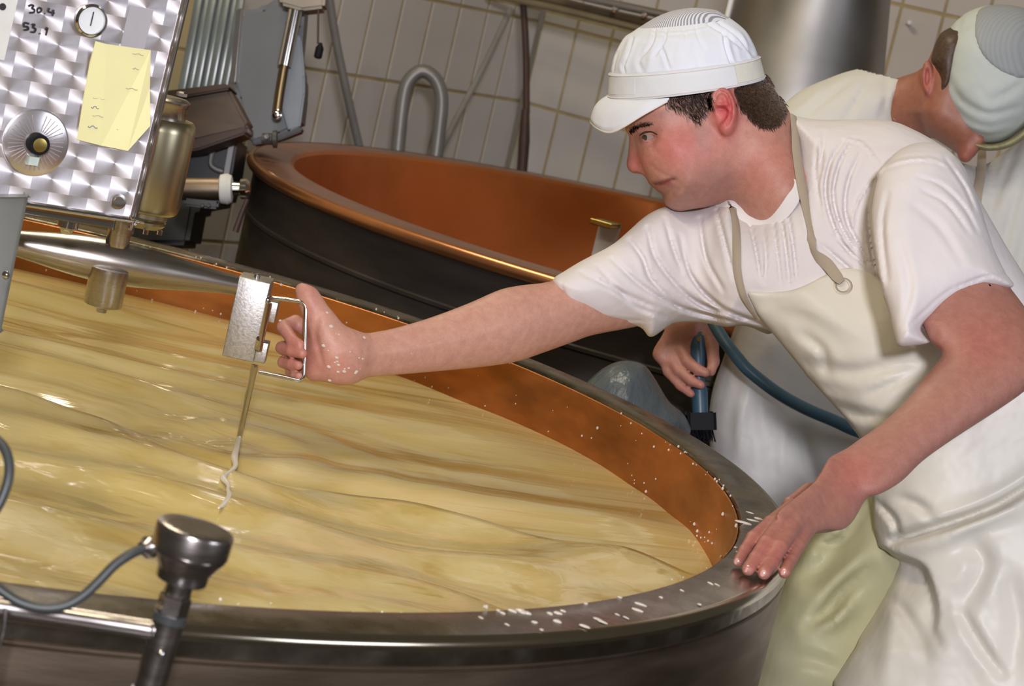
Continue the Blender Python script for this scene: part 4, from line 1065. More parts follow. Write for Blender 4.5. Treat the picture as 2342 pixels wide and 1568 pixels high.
def head_f(c):
    h = smin(head(c), jaw(c), 0.02)
    h = smin(h, cheek(c), 0.03); h = smin(h, brow(c), 0.012); h = smin(h, chin(c), 0.015)
    h = smax(h, -sock(c), 0.010)
    h = smin(h, smin(nose(c), ala(c), 0.005), 0.010)
    h = smin(h, ulip(c), 0.007); h = smin(h, llip(c), 0.007)
    h = smin(h, ulid(c), 0.005); h = smin(h, lids(c), 0.004); h = smin(h, llid(c), 0.004)
    h = smax(h, -slit(c), 0.0015)
    h = smax(h, -nostril(c), 0.002)
    h = h + smile(c) * (c.d < HDP)
    e = smax(ear(c) + scapha(c) * 1.35, -concha(c), 0.003)
    h = smin(h, earback(c), 0.01)
    return smin(h, e, 0.004)
def fist_f(c):
    p = fist[0](c)
    for q in fist[1:]: p = smin(p, q(c), 0.012)
    p = p + wrinkles(c)
    for fl_ in fing:
        g = fl_[0](c)
        for q in fl_[1:]: g = smin(g, q(c), 0.002)
        p = smin(p, g, 0.003)
    return p
def hand_f(c):
    l = smin(backh(c), union(thumb2, 0.004)(c), 0.010)
    for fl_ in fing2:
        g = fl_[0](c)
        for q in fl_[1:]: g = smin(g, q(c), 0.003)
        l = smin(l, g, 0.0040)
    return l + wrinkles(c)
G_head = Grp(head_f, [(1410, 20, 3.2), (1770, 490, 3.4), (1410, 490, 3.2), (1770, 20, 3.4)])
G_neck = Grp(lambda c: smin(neck(c), trap(c), 0.02), [(1580, 160, 3.22), (1880, 580, 3.38), (1580, 580, 3.22), (1880, 160, 3.38)], 0.07)
G_fist = Grp(fist_f, [(620, 640, 2.94), (900, 880, 3.04), (620, 880, 2.94), (900, 640, 3.04)])
G_fore = Grp(fore, [(760, 550, 2.92), (1580, 880, 3.42), (760, 880, 2.92), (1580, 550, 3.42)])
G_hand = Grp(hand_f, [(1660, 1040, 2.50), (1980, 1340, 2.88), (1660, 1340, 2.50), (1980, 1040, 2.88)])
G_near = Grp(near, [(1840, 570, 2.70), (2410, 1210, 3.18), (1840, 1210, 2.70), (2410, 570, 3.18)])
G_tors = Grp(lambda c: smin(smin(smin(torso_in(c), torso_in2(c), 0.05), shld_r(c), 0.05), shld_l(c), 0.05), [(1460, 380, 3.0), (2380, 1300, 3.45), (1460, 1300, 3.0), (2380, 380, 3.45)])
def body_f(c):
    h = smin(G_head(c), G_neck(c), 0.028)
    r = smin(G_fore(c), G_fist(c), 0.026)
    l = smin(G_near(c), G_hand(c), 0.030)
    b = smin(G_tors(c), h, 0.03); b = smin(b, r, 0.02); b = smin(b, l, 0.02)
    return b
def body_tint(c):
    n = len(c.x)
    base = np.tile(np.array([[0.62, 0.345, 0.265]]), (n, 1))
    def mixc(w, col):
        nonlocal base
        w = np.clip(w, 0, 1); base = base * (1 - w) + np.array([col]) * w
    face = ((c.x > 1380) & (c.x < 1840) & (c.y < 560) & (c.d > 3.1)).astype(float)[:, None]
    mixc(face, (0.54, 0.28, 0.215))
    mixc(0.8 * blob(c, 1565, 335, 72, 58) * face, (0.56, 0.125, 0.115))
    mixc(0.7 * blob(c, 1455, 372, 28, 28) * face, (0.58, 0.15, 0.14))
    mixc(0.95 * blob(c, 1660, 255, 30, 55) * face * (c.d[:, None] < HDP - 0.055), (0.60, 0.075, 0.095))
    mixc(0.45 * blob(c, 1740, 380, 70, 70) * face, (0.58, 0.16, 0.12))
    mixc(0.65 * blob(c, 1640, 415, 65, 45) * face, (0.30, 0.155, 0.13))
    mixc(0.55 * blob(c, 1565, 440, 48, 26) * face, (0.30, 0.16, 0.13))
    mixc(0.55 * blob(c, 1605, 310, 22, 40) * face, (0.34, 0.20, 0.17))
    mixc(0.9 * blob(c, 1518, 420, 20, 8) * face, (0.40, 0.09, 0.085))
    for (x, y) in ((1500, 420.5), (1508, 419.5), (1516, 417.5), (1524, 414.5), (1532, 411.5), (1540, 409)): mixc(0.75 * blob(c, x, y, 6.5, 3.6) * face, (0.16, 0.035, 0.035))
    for (x, y) in ((1446, 297), (1454, 291), (1463, 288), (1472, 286), (1481, 285)): mixc(0.6 * blob(c, x, y, 8, 5) * face, (0.09, 0.045, 0.03))
    for (x, y) in ((1462, 312), (1468, 320), (1500, 305)): mixc(0.5 * blob(c, x, y, 9, 8) * face, (0.28, 0.11, 0.095))
    # scalp below the hair
    for (x, y, rx, ry, w) in ((1595, 232, 36, 24, 0.75), (1742, 220, 40, 42, 0.9), (1720, 225, 32, 26, 0.6)):
        mixc(w * blob(c, x, y, rx, ry) * face * (np.abs(c.x - 1655)[:, None] > 28), (0.09, 0.05, 0.032))
    nr = ((c.x > 1660) & (c.y > 560) & (c.d < 3.2)).astype(float)[:, None]
    mixc(nr, (0.45, 0.215, 0.165))
    mixc(0.55 * nr * blob(c, 1750, 1260, 90, 80), (0.52, 0.15, 0.125))
    mixc(0.5 * nr * blob(c, 1950, 1080, 60, 60), (0.50, 0.14, 0.12))
    mixc(0.4 * nr * blob(c, 2250, 780, 90, 70), (0.50, 0.15, 0.12))
    ha = ((c.x < 830) & (c.y > 600) & (c.d < 3.1)).astype(float)[:, None]
    mixc(0.7 * ha * blob(c, 670, 800, 60, 75), (0.52, 0.17, 0.145))
    mixc(0.4 * ha * blob(c, 770, 840, 55, 40), (0.55, 0.20, 0.15))
    mixc(0.4 * ha * blob(c, 710, 680, 30, 40), (0.56, 0.20, 0.16))
    return base
bpts = [(1380, 0, 3.15), (1380, 560, 3.45), (620, 640, 2.93), (620, 880, 3.05), (2410, 560, 2.85), (2410, 1340, 3.4), (1660, 1340, 2.5), (2300, 300, 3.4), (2410, 1340, 2.85)]
body = sdf_obj('body', body_f, bpts, 0.03, 0.0023, M_skin, man, color=body_tint, relax=1)
# eyeball, lashes, brow
ec = at(1486, 314, HDP - 0.044)
eb = MB(); eb.lathe(ec - FW * pxm(19.0, HDP), FW, [(pxm(19.0, HDP) * (1 - math.cos(t)), max(pxm(19.0, HDP) * math.sin(t), 1e-5)) for t in np.linspace(0.02, 3.1, 18)], 28, cap=False)
eo = eb.build('eyeball', M_eye, body, 180)
ip = ec - RT * 0.70 - FW * 0.70 - UP * 0.10; ipd = ip - ec; ipd /= np.linalg.norm(ipd)
MB().lathe(ec + ipd * pxm(18.6, HDP), ipd, [(-0.0006, 0.0047), (0.0006, 0.0040), (0.0009, 0.0001)], 20).build('iris', M_iris, eo)
rn = np.random.default_rng(5)
lp = surfv(body_f, [(1464, 309), (1472, 304), (1482, 301.5), (1492, 302), (1503, 308)], 3.15, 3.4)
MB().tube(lp + -FW * 0.0006, [0.0012, 0.0016, 0.0014, 0.0011, 0.0006], 6, 4).build('upper_lashes', M_brow, body)
lp = surfv(body_f, [(1470, 322), (1480, 325), (1492, 321)], 3.15, 3.4)
MB().tube(lp, [0.0006, 0.0010, 0.0005], 6, 4).build('lower_lashes', M_brow, body)
xy = in_poly([(1437, 298), (1446, 290), (1465, 283), (1480, 281), (1492, 284), (1478, 287), (1462, 291), (1449, 300), (1441, 303)], 420, rn)
strands('eyebrow', body_f, xy, 3.15, 3.4, np.stack([np.full(len(xy), 0.9) + rn.normal(0, .2, len(xy)), -0.25 + rn.normal(0, .25, len(xy))], 1), 0.0045, 0.00018, M_brow, body, rn)
xy = np.concatenate([in_poly([(1516, 214), (1560, 208), (1626, 200), (1628, 226), (1622, 240), (1612, 252), (1604, 268), (1594, 277), (1582, 270), (1566, 256), (1546, 247), (1526, 240)], 2200, rn),
                     in_poly([(1676, 200), (1712, 184), (1748, 168), (1764, 200), (1780, 225), (1788, 250), (1784, 268), (1766, 284), (1742, 286), (1722, 272), (1704, 254), (1690, 234)], 6500, rn)])
xy = xy + rn.normal(0, 4.0, xy.shape) * (xy[:, 1:] > 222)
dirs = np.stack([np.where(xy[:, 0] < 1650, 0.45, 0.35) + rn.normal(0, .28, len(xy)), np.where(xy[:, 0] < 1650, 0.8, 0.9) + rn.normal(0, .2, len(xy))], 1)
strands('hair', body_f, xy, 3.12, 3.42, dirs, 0.0085, 0.00026, M_hair, man, rn)
# finger nails on the leaning hand and curd flecks on the wrist
for (x, y, r) in ((1684, 1283, 7.5), (1708, 1300, 8.5), (1745, 1310, 8.5), (1792, 1307, 8)):
    p_ = surfv(body_f, [(x, y)], 2.3, 2.9)[0]; n_ = grad(body_f, [p_])[0]
    t_ = (at(x, y, 2.6) - at(x + 14, y - 24, 2.6)); t_ = t_ - n_ * (t_ @ n_); t_ /= np.linalg.norm(t_); s_ = np.cross(n_, t_)
    V = [p_ + n_ * 0.0012]; F = []
    for k in range(14):
        a = 2 * math.pi * k / 14; V.append(p_ + (s_ * math.cos(a) * 0.9 + t_ * math.sin(a) * 1.25) * pxm(r * 0.8, 2.6) + n_ * -0.0003)
    F = [(0, 1 + k, 1 + (k + 1) % 14) for k in range(14)]
    from_np('finger_nail', V, F, M_nail, body)
fl_xy = [(747, 715), (757, 746), (768, 763), (774, 765), (740, 790), (770, 817), (771, 826), (766, 828), (774, 834), (752, 838), (788, 843), (797, 841), (814, 849), (812, 852), (800, 804), (821, 818), (829, 820), (823, 843), (787, 849), (754, 869), (832, 772), (641, 733), (664, 817), (751, 801), (773, 850), (940, 808)]
fp = surfv(body_f, fl_xy, 2.9, 3.1)
mbf = MB()
for p_ in fp:
    s = abs(rn.normal(0.0012, 0.0005)) + 0.0006; mbf.add(p_ + IV * np.array([s * 1.3, s, s]), IF)
fo = mbf.build('curd_flecks', M_drop, body); fo['kind'] = 'stuff'

# ---------------------------------------------------------------- T-shirt
tors = Pillow([(1806, 262), (1843, 270), (1891, 274), (2003, 273), (2048, 279), (2083, 293), (2127, 316), (2178, 351), (2210, 389), (2236, 447), (2300, 560), (2380, 700), (2430, 900), (2430, 1250), (2060, 1250), (1990, 1020), (1915, 925), (1860, 865), (1790, 785), (1762, 757), (1700, 741), (1650, 738), (1600, 640), (1610, 530), (1640, 470), (1672, 456), (1690, 474), (1706, 488), (1722, 492), (1740, 484), (1768, 461), (1788, 430), (1803, 395), (1812, 340), (1808, 290)], 3.30, 0.105, 0.075, ref=(1900, 600), g=(-0.00006, -0.00008), smooth=4)
slv_r = Pillow([(1680, 456), (1640, 462), (1590, 478), (1540, 476), (1522, 472), (1475, 495), (1405, 556), (1334, 594), (1287, 622), (1265, 638), (1266, 662), (1290, 702), (1334, 726), (1391, 740), (1461, 746), (1487, 771), (1520, 752), (1545, 738), (1600, 736), (1700, 741), (1770, 760), (1790, 640), (1720, 520)], 2.992 + AG * (1450 - 760), 0.072, 0.055, ref=(1450, 650), g=(AG * 0.9, 0), smooth=4)
slv_l = Pillow([(2010, 390), (2060, 340), (2120, 325), (2180, 352), (2233, 447), (2270, 560), (2299, 622), (2319, 656), (2252, 661), (2181, 693), (2134, 726), (2106, 749), (2118, 772), (2126, 784), (2060, 793), (2049, 778), (2035, 721), (2014, 655), (2003, 580), (1995, 480)], armd(2150, 580) - 0.008, 0.068, 0.050, ref=(2150, 580), g=(0.000157, -0.00040), smooth=3)
folds = Dent([
    ([(1440, 548), (1470, 590), (1490, 640), (1550, 700)], 5.76, .006), ([(1400, 592), (1470, 655), (1560, 705), (1680, 735)], 5.76, .006), ([(1480, 520), (1505, 600), (1590, 690), (1700, 728)], 5.76, .006),
    ([(1330, 622), (1420, 668), (1500, 705)], 6.48, .005), ([(1600, 500), (1615, 590), (1655, 665)], 5.76, .005), ([(1555, 540), (1580, 630), (1645, 700), (1740, 740)], 5.76, .006), ([(1640, 480), (1660, 560), (1680, 640)], 5.04, .005), ([(1520, 500), (1540, 570), (1560, 620)], 5.76, .005), ([(1370, 610), (1440, 690), (1520, 725)], 5.76, .004),
    ([(1745, 520), (1752, 590), (1748, 650)], 4.32, .004), ([(1785, 490), (1796, 560), (1806, 650)], 4.32, .005), ([(1800, 480), (1814, 560), (1822, 640)], 4.32, .005), ([(1768, 500), (1778, 580), (1786, 650)], 3.6, .004), ([(1712, 500), (1728, 570), (1740, 640)], 4.32, .005), ([(1838, 400), (1850, 510), (1868, 600)], 5.04, .005),
    ([(1932, 320), (1900, 370), (1888, 440), (1908, 520), (1950, 590)], 5.04, .006), ([(1952, 318), (1918, 380), (1906, 450), (1930, 530), (1984, 606)], 4.32, .006), ([(1968, 350), (1938, 420), (1936, 500), (1976, 580), (2012, 650)], 5.04, .006), ([(1870, 320), (1866, 400), (1878, 480)], 4.32, .004), ([(1885, 300), (1880, 360), (1872, 420)], 4.32, .004),
    ([(1880, 560), (1940, 612), (2004, 664)], 5.04, .005), ([(1905, 540), (1960, 590), (2008, 640)], 4.32, .005), ([(1985, 480), (1992, 560), (2014, 668)], 5.04, .006), ([(2030, 440), (2018, 520), (2030, 640)], 6.48, .004),
    ([(2020, 384), (1985, 425), (1955, 480), (1945, 560)], 3.6, -.0035), ([(2016, 384), (1975, 330), (1930, 316)], 3.4, -.003), ([(2020, 382), (2070, 366), (2130, 364), (2180, 385)], 3.6, -.004),
    ([(2100, 405), (2155, 425), (2205, 475), (2235, 530)], 5.04, .004), ([(2110, 435), (2165, 465), (2215, 530)], 5.04, .004), ([(2160, 360), (2205, 425), (2230, 480)], 4.32, .004), ([(2090, 470), (2150, 520), (2200, 600)], 10.08, .003), ([(2060, 560), (2080, 650), (2070, 740)], 10.08, .003),
    ([(2240, 636), (2170, 664), (2110, 715), (2060, 762)], 3.4, .002), ([(2310, 626), (2252, 632), (2190, 655)], 3.4, .002), ([(1284, 640), (1294, 680), (1330, 712), (1390, 727), (1470, 733)], 3.4, .0022)])
def shirt_f(c):
    s = smin(tors(c), slv_r(c), 0.035); s = smin(s, slv_l(c), 0.014)
    return s + 1.8 * folds(c)
spts = [(1250, 250, 3.1), (1250, 800, 3.4), (2440, 250, 2.9), (2440, 1260, 3.5), (1700, 1260, 3.1), (2440, 1260, 3.1)]
shirt = sdf_obj('t_shirt', shirt_f, spts, 0.03, 0.0029, M_shirt, man, relax=1)
# ribbed collar
cx_ = [(1640, 465), (1672, 456), (1690, 475), (1706, 488), (1722, 492), (1740, 484), (1768, 461), (1788, 430), (1803, 395)]
cpnt = [(1640, 466), (1662, 468), (1680, 484), (1700, 502), (1722, 509), (1748, 504), (1780, 482), (1805, 450), (1822, 412)]
cP = surfv(lambda c: np.minimum(shirt_f(c), body_f(c) + 0.002), cpnt, 3.1, 3.45); cN = grad(shirt_f, cP) * 0.25 - FW * 0.75; cN /= np.linalg.norm(cN, axis=1)[:, None]
mb = MB(); strip(mb, cP + cN * 0.0015, cN, [pxm(w, 3.25) for w in (30, 34, 36, 38, 42, 48, 52, 50, 34)], 0.0030); mb.build('collar_rib', M_rib, shirt)

# ---------------------------------------------------------------- apron
bib = [(1704, 664), (1760, 666), (1806, 664), (1850, 648), (1886, 628), (1925, 612), (1990, 622), (2060, 690), (2120, 760), (2240, 800), (2460, 780), (2460, 1620), (1920, 1620), (1958, 1480), (1984, 1370), (2001, 1275), (2010, 1250), (1999, 1205), (1996, 1150), (1990, 1080), (1965, 999), (1899, 919), (1847, 862), (1833, 843), (1772, 768), (1734, 721)]
bibR = poly_d(bib, smooth=2)
low = Pillow([(1740, 640), (1920, 600), (2460, 700), (2520, 1700), (1880, 1700), (1945, 1480), (1970, 1370), (1985, 1275), (1995, 1240), (1985, 1205), (1982, 1150), (1975, 1080), (1950, 999), (1885, 919), (1835, 862), (1760, 768), (1715, 721)], 3.255, 0.135, 0.11, ref=(2150, 1000), g=(-0.0001, -0.00005))
adent = Dent([([(2044, 1236), (2120, 1212), (2220, 1180), (2300, 1145), (2400, 1080)], 13, .030), ([(1760, 690), (1840, 730), (1920, 790)], 30, .010), ([(1830, 760), (1880, 800), (1890, 850)], 14, .010), ([(1850, 830), (1950, 850), (2060, 835), (2130, 830)], 20, .009), ([(1990, 900), (2060, 870), (2110, 850)], 14, .008),
              ([(1900, 915), (1960, 945), (2030, 955)], 14, .009), ([(1870, 900), (1930, 925)], 16, -.006), ([(2060, 1140), (2100, 1155), (2130, 1180)], 14, .010), ([(2010, 1150), (2045, 1190), (2052, 1225)], 9, .014), ([(2220, 1240), (2250, 1290), (2215, 1370)], 26, .012), ([(2120, 1500), (2080, 1420), (2040, 1370)], 16, .012),
              ([(2200, 1400), (2240, 1470), (2290, 1540)], 14, .012), ([(2180, 1380), (2120, 1440), (2100, 1530)], 40, .010), ([(2330, 1160), (2240, 1190), (2150, 1240), (2060, 1260)], 20, -.008), ([(2300, 1300), (2330, 1420), (2310, 1550)], 30, .006), ([(2060, 1290), (2040, 1400), (2020, 1560)], 24, -.008)])
flap = Step([(1880, 1272), (2010, 1258), (2040, 1268), (2105, 1292), (2124, 1325), (2138, 1370), (2142, 1410), (2140, 1440), (2160, 1500), (2150, 1680), (1850, 1680)], 0.038, 9, (1330, 1490))
def apron_f(c):
    a = smin(tors(c) - 0.004, low(c), 0.03)
    s = samp(bibR, c.x, c.y) * (3.15 / FPX)
    a = a + adent(c) + flap(c)
    return smax(smax(a, s, 0.006), c.d - 3.30, 0.01)
apts = [(1690, 600, 3.0), (2470, 600, 3.4), (2470, 1640, 3.4), (1690, 1640, 3.0), (1690, 1640, 3.35), (2470, 600, 3.0), (2470, 1640, 3.0)]
apron = sdf_obj('apron', apron_f, apts, 0.04, 0.0042, M_apron, man, relax=1)
sp1 = [(1806, 262), (1813, 300), (1817, 350), (1826, 410), (1838, 470), (1850, 530), (1868, 572), (1892, 606), (1914, 636), (1926, 650)]
both = lambda c: np.minimum(np.minimum(shirt_f(c), apron_f(c)), body_f(c))
P_ = surfv(both, sp1, 3.0, 3.4); N_ = grad(both, P_); P_[0] = P_[1] + (P_[1] - P_[2]) * 0.75 + FW * 0.006; N_[0] = N_[1]; N_[:6] = -FW * 0.8 + RT * 0.25 + N_[:6] * 0.2
mb = MB(); strip(mb, P_ + N_ * 0.006, N_, [pxm(w, 3.2) for w in (20, 22, 24, 23, 20, 20, 24, 28, 26, 16)], 0.0018); mb.build('neck_strap', M_strap, apron)
sp2 = [(1672, 458), (1680, 510), (1686, 570), (1688, 620), (1698, 668), (1716, 700), (1734, 722)]
P_ = surfv(both, sp2, 3.0, 3.4); N_ = grad(both, P_)
mb = MB(); strip(mb, P_ + N_ * 0.003, N_, [pxm(w, 3.2) for w in (18, 20, 20, 18, 17, 14, 10)], 0.0018); mb.build('neck_strap', M_strap, apron)
p_ = surfv(apron_f, [(1928, 655)], 3.0, 3.4)[0]; n_ = grad(apron_f, [p_])[0]
MB().lathe(p_, n_, [(0, pxm(23, 3.15)), (0.0016, pxm(22, 3.15)), (0.0022, pxm(18, 3.15)), (0.0016, pxm(14, 3.15)), (0, pxm(12, 3.15))], 30, cap=False).build('eyelet', mat('eyelet_metal', (0.45, 0.41, 0.37), 0.4, 0.5, 0.1, 30), apron)

# ---------------------------------------------------------------- trousers and boots
trl = [Pillow([(1800, 1330), (1842, 1262), (1872, 1236), (1930, 1186), (1963, 1138), (2040, 1110), (2060, 1255), (2010, 1420), (1965, 1640), (1735, 1640), (1770, 1480)], 3.33, 0.085, 0.06)]
tdent = Dent([([(1990, 1200), (1920, 1260), (1860, 1320)], 30, .026), ([(1985, 1300), (1930, 1350), (1890, 1400), (1850, 1430)], 18, .024), ([(1985, 1160), (1930, 1230), (1880, 1250)], 14, .014), ([(1960, 1380), (1900, 1420), (1820, 1440)], 22, -.010), ([(1800, 1500), (1870, 1510), (1920, 1530)], 18, .010)])
gl1, gl2 = np.array([0.46, 3.33, 0.0]), np.array([0.72, 3.18, 0.0])
class WCone:
    def __init__(self, a, b, ra, rb): self.a = np.asarray(a, np.float32); self.b = np.asarray(b, np.float32); self.ra, self.rb = ra, rb; self.ab = self.b - self.a; self.l2 = float(self.ab @ self.ab)
    def __call__(self, c):
        q = c.P - self.a; t = np.clip(q @ self.ab / self.l2, 0, 1); q = q - t[:, None] * self.ab
        return np.sqrt(np.einsum('ij,ij->i', q, q)) - (self.ra + (self.rb - self.ra) * t)
lA, lB = at(1870, 1500, 3.33), at(2230, 1400, 3.28)
legA = WCone(lA, gl1 + [0, 0, 0.12], 0.085, 0.06); legB = WCone(lB, gl2 + [0, 0, 0.12], 0.10, 0.06)
hips = WCone(at(2210, 1180, 3.28), at(2020, 1330, 3.34), 0.12, 0.10)
def trou_f(c):
    t = trl[0](c) + 1.6 * tdent(c)
    t = smin(t, legA(c), 0.05); t = smin(t, legB(c), 0.05); return smin(t, hips(c), 0.04)
V0 = [(1740, 1130, 3.2), (2380, 1100, 3.5), (1740, 1640, 3.2)]
lo_, hi_ = bbox_of(V0, 0.08); lo_[2] = 0.05; hi_[0] = max(hi_[0], 0.92)
def sdf_box(name, f, lo, hi, h, m, parent):
    V, Q = mesh_sdf(f, lo, hi, h)
    return from_np(name, V, Q, m, parent)
sdf_box('trousers', trou_f, lo_, hi_, 0.007, M_trouser, man)
M_boot = mat('white_boot', (0.6, 0.6, 0.58), 0.4, 0, 0.05, 10)
def boots(par, feet, dirv):
    for g in feet:
        d_ = np.array([dirv[0], dirv[1], 0.0]); d_ /= np.linalg.norm(d_)
        f_ = union([WCone(g + [0, 0, 0.05], g + [0, 0, 0.26], 0.062, 0.075), WCone(g + [0, 0, 0.045], g + d_ * 0.17 + [0, 0, 0.042], 0.048, 0.042)], 0.03)
        ff = lambda c, f_=f_: smax(f_(c), -c.P[:, 2] + 0.001, 0.004)
        sdf_box('boot', ff, g - [0.28, 0.28, 0.02], g + [0.28, 0.28, 0.36], 0.009, M_boot, par)
boots(man, (gl1, gl2), (-1, -0.3))

# ---------------------------------------------------------------- cap
def loft(levels, n=72, tilt=0.20, d=HDP, wr=None):
    """rings from (left point, right point, half width px)"""
    V = []; F = []
    for j, (l, r, b) in enumerate(levels):
        L_, R_ = at(l[0], l[1], d), at(r[0], r[1], d); c_ = (L_ + R_) / 2; a_ = (R_ - L_) / 2
        w_ = (FW + UP * tilt); w_ = w_ / np.linalg.norm(w_) * pxm(b, d)
        for k in range(n):
            th = 2 * math.pi * k / n; f_ = 1 + (wr(th, j) if wr else 0)
            V.append(c_ + f_ * (a_ * math.cos(th) + w_ * math.sin(th)))
    for j in range(len(levels) - 1):
        for k in range(n):
            k2 = (k + 1) % n; F.append((j * n + k, j * n + k2, (j + 1) * n + k2, (j + 1) * n + k))
    return V, F
def lev(rows, m):
    """interpolate rows smoothly"""
    A = np.array([[*l, *r, b] for l, r, b in rows], float); Q = catmull(A, m)
    return [((q[0], q[1]), (q[2], q[3]), q[4]) for q in Q]
prng = np.random.default_rng(2); ph = prng.uniform(0, 6.28, 9); fr = [5, 7, 9, 11, 13, 16, 19, 23, 27]
def wr(th, j):
    s = sum(math.sin(f * th + p) for f, p in zip(fr, ph)) / 9
    ridge = sum(math.exp(-((((th - a + math.pi) % (2 * math.pi)) - math.pi) / 0.05) ** 2) for a in (3.7, 4.15, 4.55, 5.5, 5.75, 3.3))
    return WR_AMP[min(j, len(WR_AMP) - 1)] * (s * 1.2 + 0.7 * ridge)
crown_rows = lev([((1396, 170), (1735, 131), 140), ((1400, 146), (1731, 122), 142), ((1408, 122), (1724, 104), 140), ((1427, 88), (1709, 76), 130), ((1446, 74), (1692, 58), 112), ((1462, 63), (1668, 40), 92)], 12)
WR_AMP = [0.002 + 0.022 * math.sin(math.pi * min(1, t * 1.25 / len(crown_rows))) for t in range(len(crown_rows) + 2)]
V, F = loft(crown_rows, 300, 0.20, HDP, wr)
crown_dent = Dent([([(1447, 86), (1437, 118), (1425, 150), (1428, 166)], 3.75, 0.0080), ([(1498, 68), (1490, 100), (1463, 136)], 3.75, 0.0056), ([(1524, 66), (1517, 96), (1495, 130)], 3.75, 0.0056), ([(1513, 108), (1521, 130), (1531, 158)], 3.375, 0.0080), ([(1654, 74), (1661, 108), (1668, 130), (1675, 150)], 3.375, 0.0096), ([(1617, 54), (1658, 78), (1698, 110)], 3.75, 0.0056), ([(1640, 50), (1687, 82), (1720, 124)], 3.75, 0.0064), ([(1560, 62), (1570, 85), (1566, 110)], 4.5, 0.0032), ([(1590, 60), (1600, 90), (1612, 112)], 4.5, 0.0032), ([(1412, 120), (1404, 145), (1402, 165)], 3.75, 0.0040), ([(1470, 110), (1460, 140), (1470, 165)], 6, 0.0032), ([(1590, 120), (1600, 140), (1595, 160)], 6.75, 0.0024), ([(1470, 72), (1530, 76), (1600, 68), (1655, 50)], 2.625, -0.0024)])
V = np.array(V); cc_ = Ctx(V.astype(np.float32)); nrm_ = V - at(1568, 150, HDP + 0.01); nrm_ /= np.linalg.norm(nrm_, axis=1)[:, None]
V = V - nrm_ * (crown_dent(cc_) * (cc_.d < HDP))[:, None]
cap = empty('cap', at(1570, 200, HDP)); cap.parent = man; cap.matrix_parent_inverse = man.matrix_basis.inverted()
cr_ = from_np('cap_crown', V, F, M_cap, cap)
top_rows = lev([((1462, 63), (1668, 40), 92), ((1500, 40), (1654, 32), 78), ((1540, 25), (1636, 23), 56), ((1583, 17.5), (1590, 17.5), 4)], 5)
V, F = loft(top_rows, 96)
M_meshcap = mesh_cloth('cap_mesh_panel', (0.26, 0.27, 0.32), (0.70, 0.71, 0.80), 120, (0.3, 0.9, 0.9))
from_np('cap_mesh_panel', V, F, M_meshcap, cap)
WR_AMP = [0.0015] * 40
band_rows = [((1391, 226), (1749, 178), 144), ((1390, 223), (1750, 175), 146), ((1391, 205), (1746, 160), 146), ((1392, 185), (1741, 142), 146), ((1393, 168), (1737, 128), 146), ((1396, 165), (1734, 126), 142)]
V, F = loft(band_rows, 120, 0.20, HDP, wr)
bnd = from_np('cap_band', V, F, M_capband, cap); sharp(bnd, 60)
# stitched buckle tab and seam lines on the band
def bandpt(t, th, out=1.006):
    l = np.array([1391, 223]) * (1 - t) + np.array([1393.5, 168]) * t; r = np.array([1750, 175]) * (1 - t) + np.array([1737, 128]) * t
    L_, R_ = at(l[0], l[1], HDP), at(r[0], r[1], HDP); c_ = (L_ + R_) / 2; a_ = (R_ - L_) / 2
    w_ = (FW + UP * 0.20); w_ = w_ / np.linalg.norm(w_) * pxm(146, HDP)
    return c_ + out * (a_ * math.cos(th) + w_ * math.sin(th))
def bandpatch(name, t0, t1, a0, a1, m, out=1.008):
    ths = np.linspace(a0, a1, 14); V = [bandpt(t, th, o) for th in ths for (t, o) in ((t0, out - 0.006), (t0, out), (t1, out), (t1, out - 0.006))]
    F = []
    for i in range(13):
        for k in range(3): F.append((i * 4 + k, i * 4 + k + 1, (i + 1) * 4 + k + 1, (i + 1) * 4 + k))
    F += [(0, 1, 2, 3), (52, 55, 54, 53)]
    return sharp(from_np(name, V, F, m, bnd), 30)
bandpatch('buckle_tab', 0.10, 0.92, 5.35, 6.05, cloth_mat('cream_tab', (0.66, 0.65, 0.58), 0.8, 500, 0.3), 1.012)
bandpatch('overlap_panel', 0.2, 0.86, 3.3, 3.95, M_capband, 1.009)
for t in (0.06, 0.96):
    mb = MB(); mb.tube([bandpt(t, th, 1.007) for th in np.linspace(3.0, 6.25, 40)], 0.0009, 6, 0); mb.build('seam', M_rib, bnd)
# visor
inner = [(1531, 226, 3.214), (1490, 228, 3.219), (1450, 229, 3.236), (1418, 228, 3.258), (1399, 226, 3.280), (1391, 223, 3.300), (1394, 218, 3.325), (1412, 212, 3.352), (1460, 204, 3.376), (1530, 198, 3.388)]
outer = [(1526, 231, 3.211), (1470, 262, 3.212), (1428, 288, 3.224), (1396, 302, 3.243), (1368, 294, 3.268), (1352, 278, 3.300), (1362, 268, 3.335), (1396, 262, 3.366), (1456, 236, 3.390), (1532, 204, 3.392)]
In = catmull([at(*p) for p in inner], 6); Ou = catmull([at(*p) for p in outer], 6)
nv = 9; V = []; F = []
for i in range(len(In)):
    for j in range(nv):
        t = j / (nv - 1); bul = math.sin(math.pi * t) * 0.0065 * math.sin(math.pi * i / (len(In) - 1)) ** 0.5
        V.append(In[i] * (1 - t) + Ou[i] * t + (UP * 0.7 - RT * 0.7) * bul)
for i in range(len(In) - 1):
    for j in range(nv - 1): F.append((i * nv + j, i * nv + j + 1, (i + 1) * nv + j + 1, (i + 1) * nv + j))
vo = from_np('cap_visor', V, F, M_cap, cap); s_ = vo.modifiers.new('thick', 'SOLIDIFY'); s_.thickness = 0.003; s_.offset = 0
mb = MB(); mb.tube(Ou, 0.0017, 8, 0); mb.build('visor_edge', M_rib, cap)

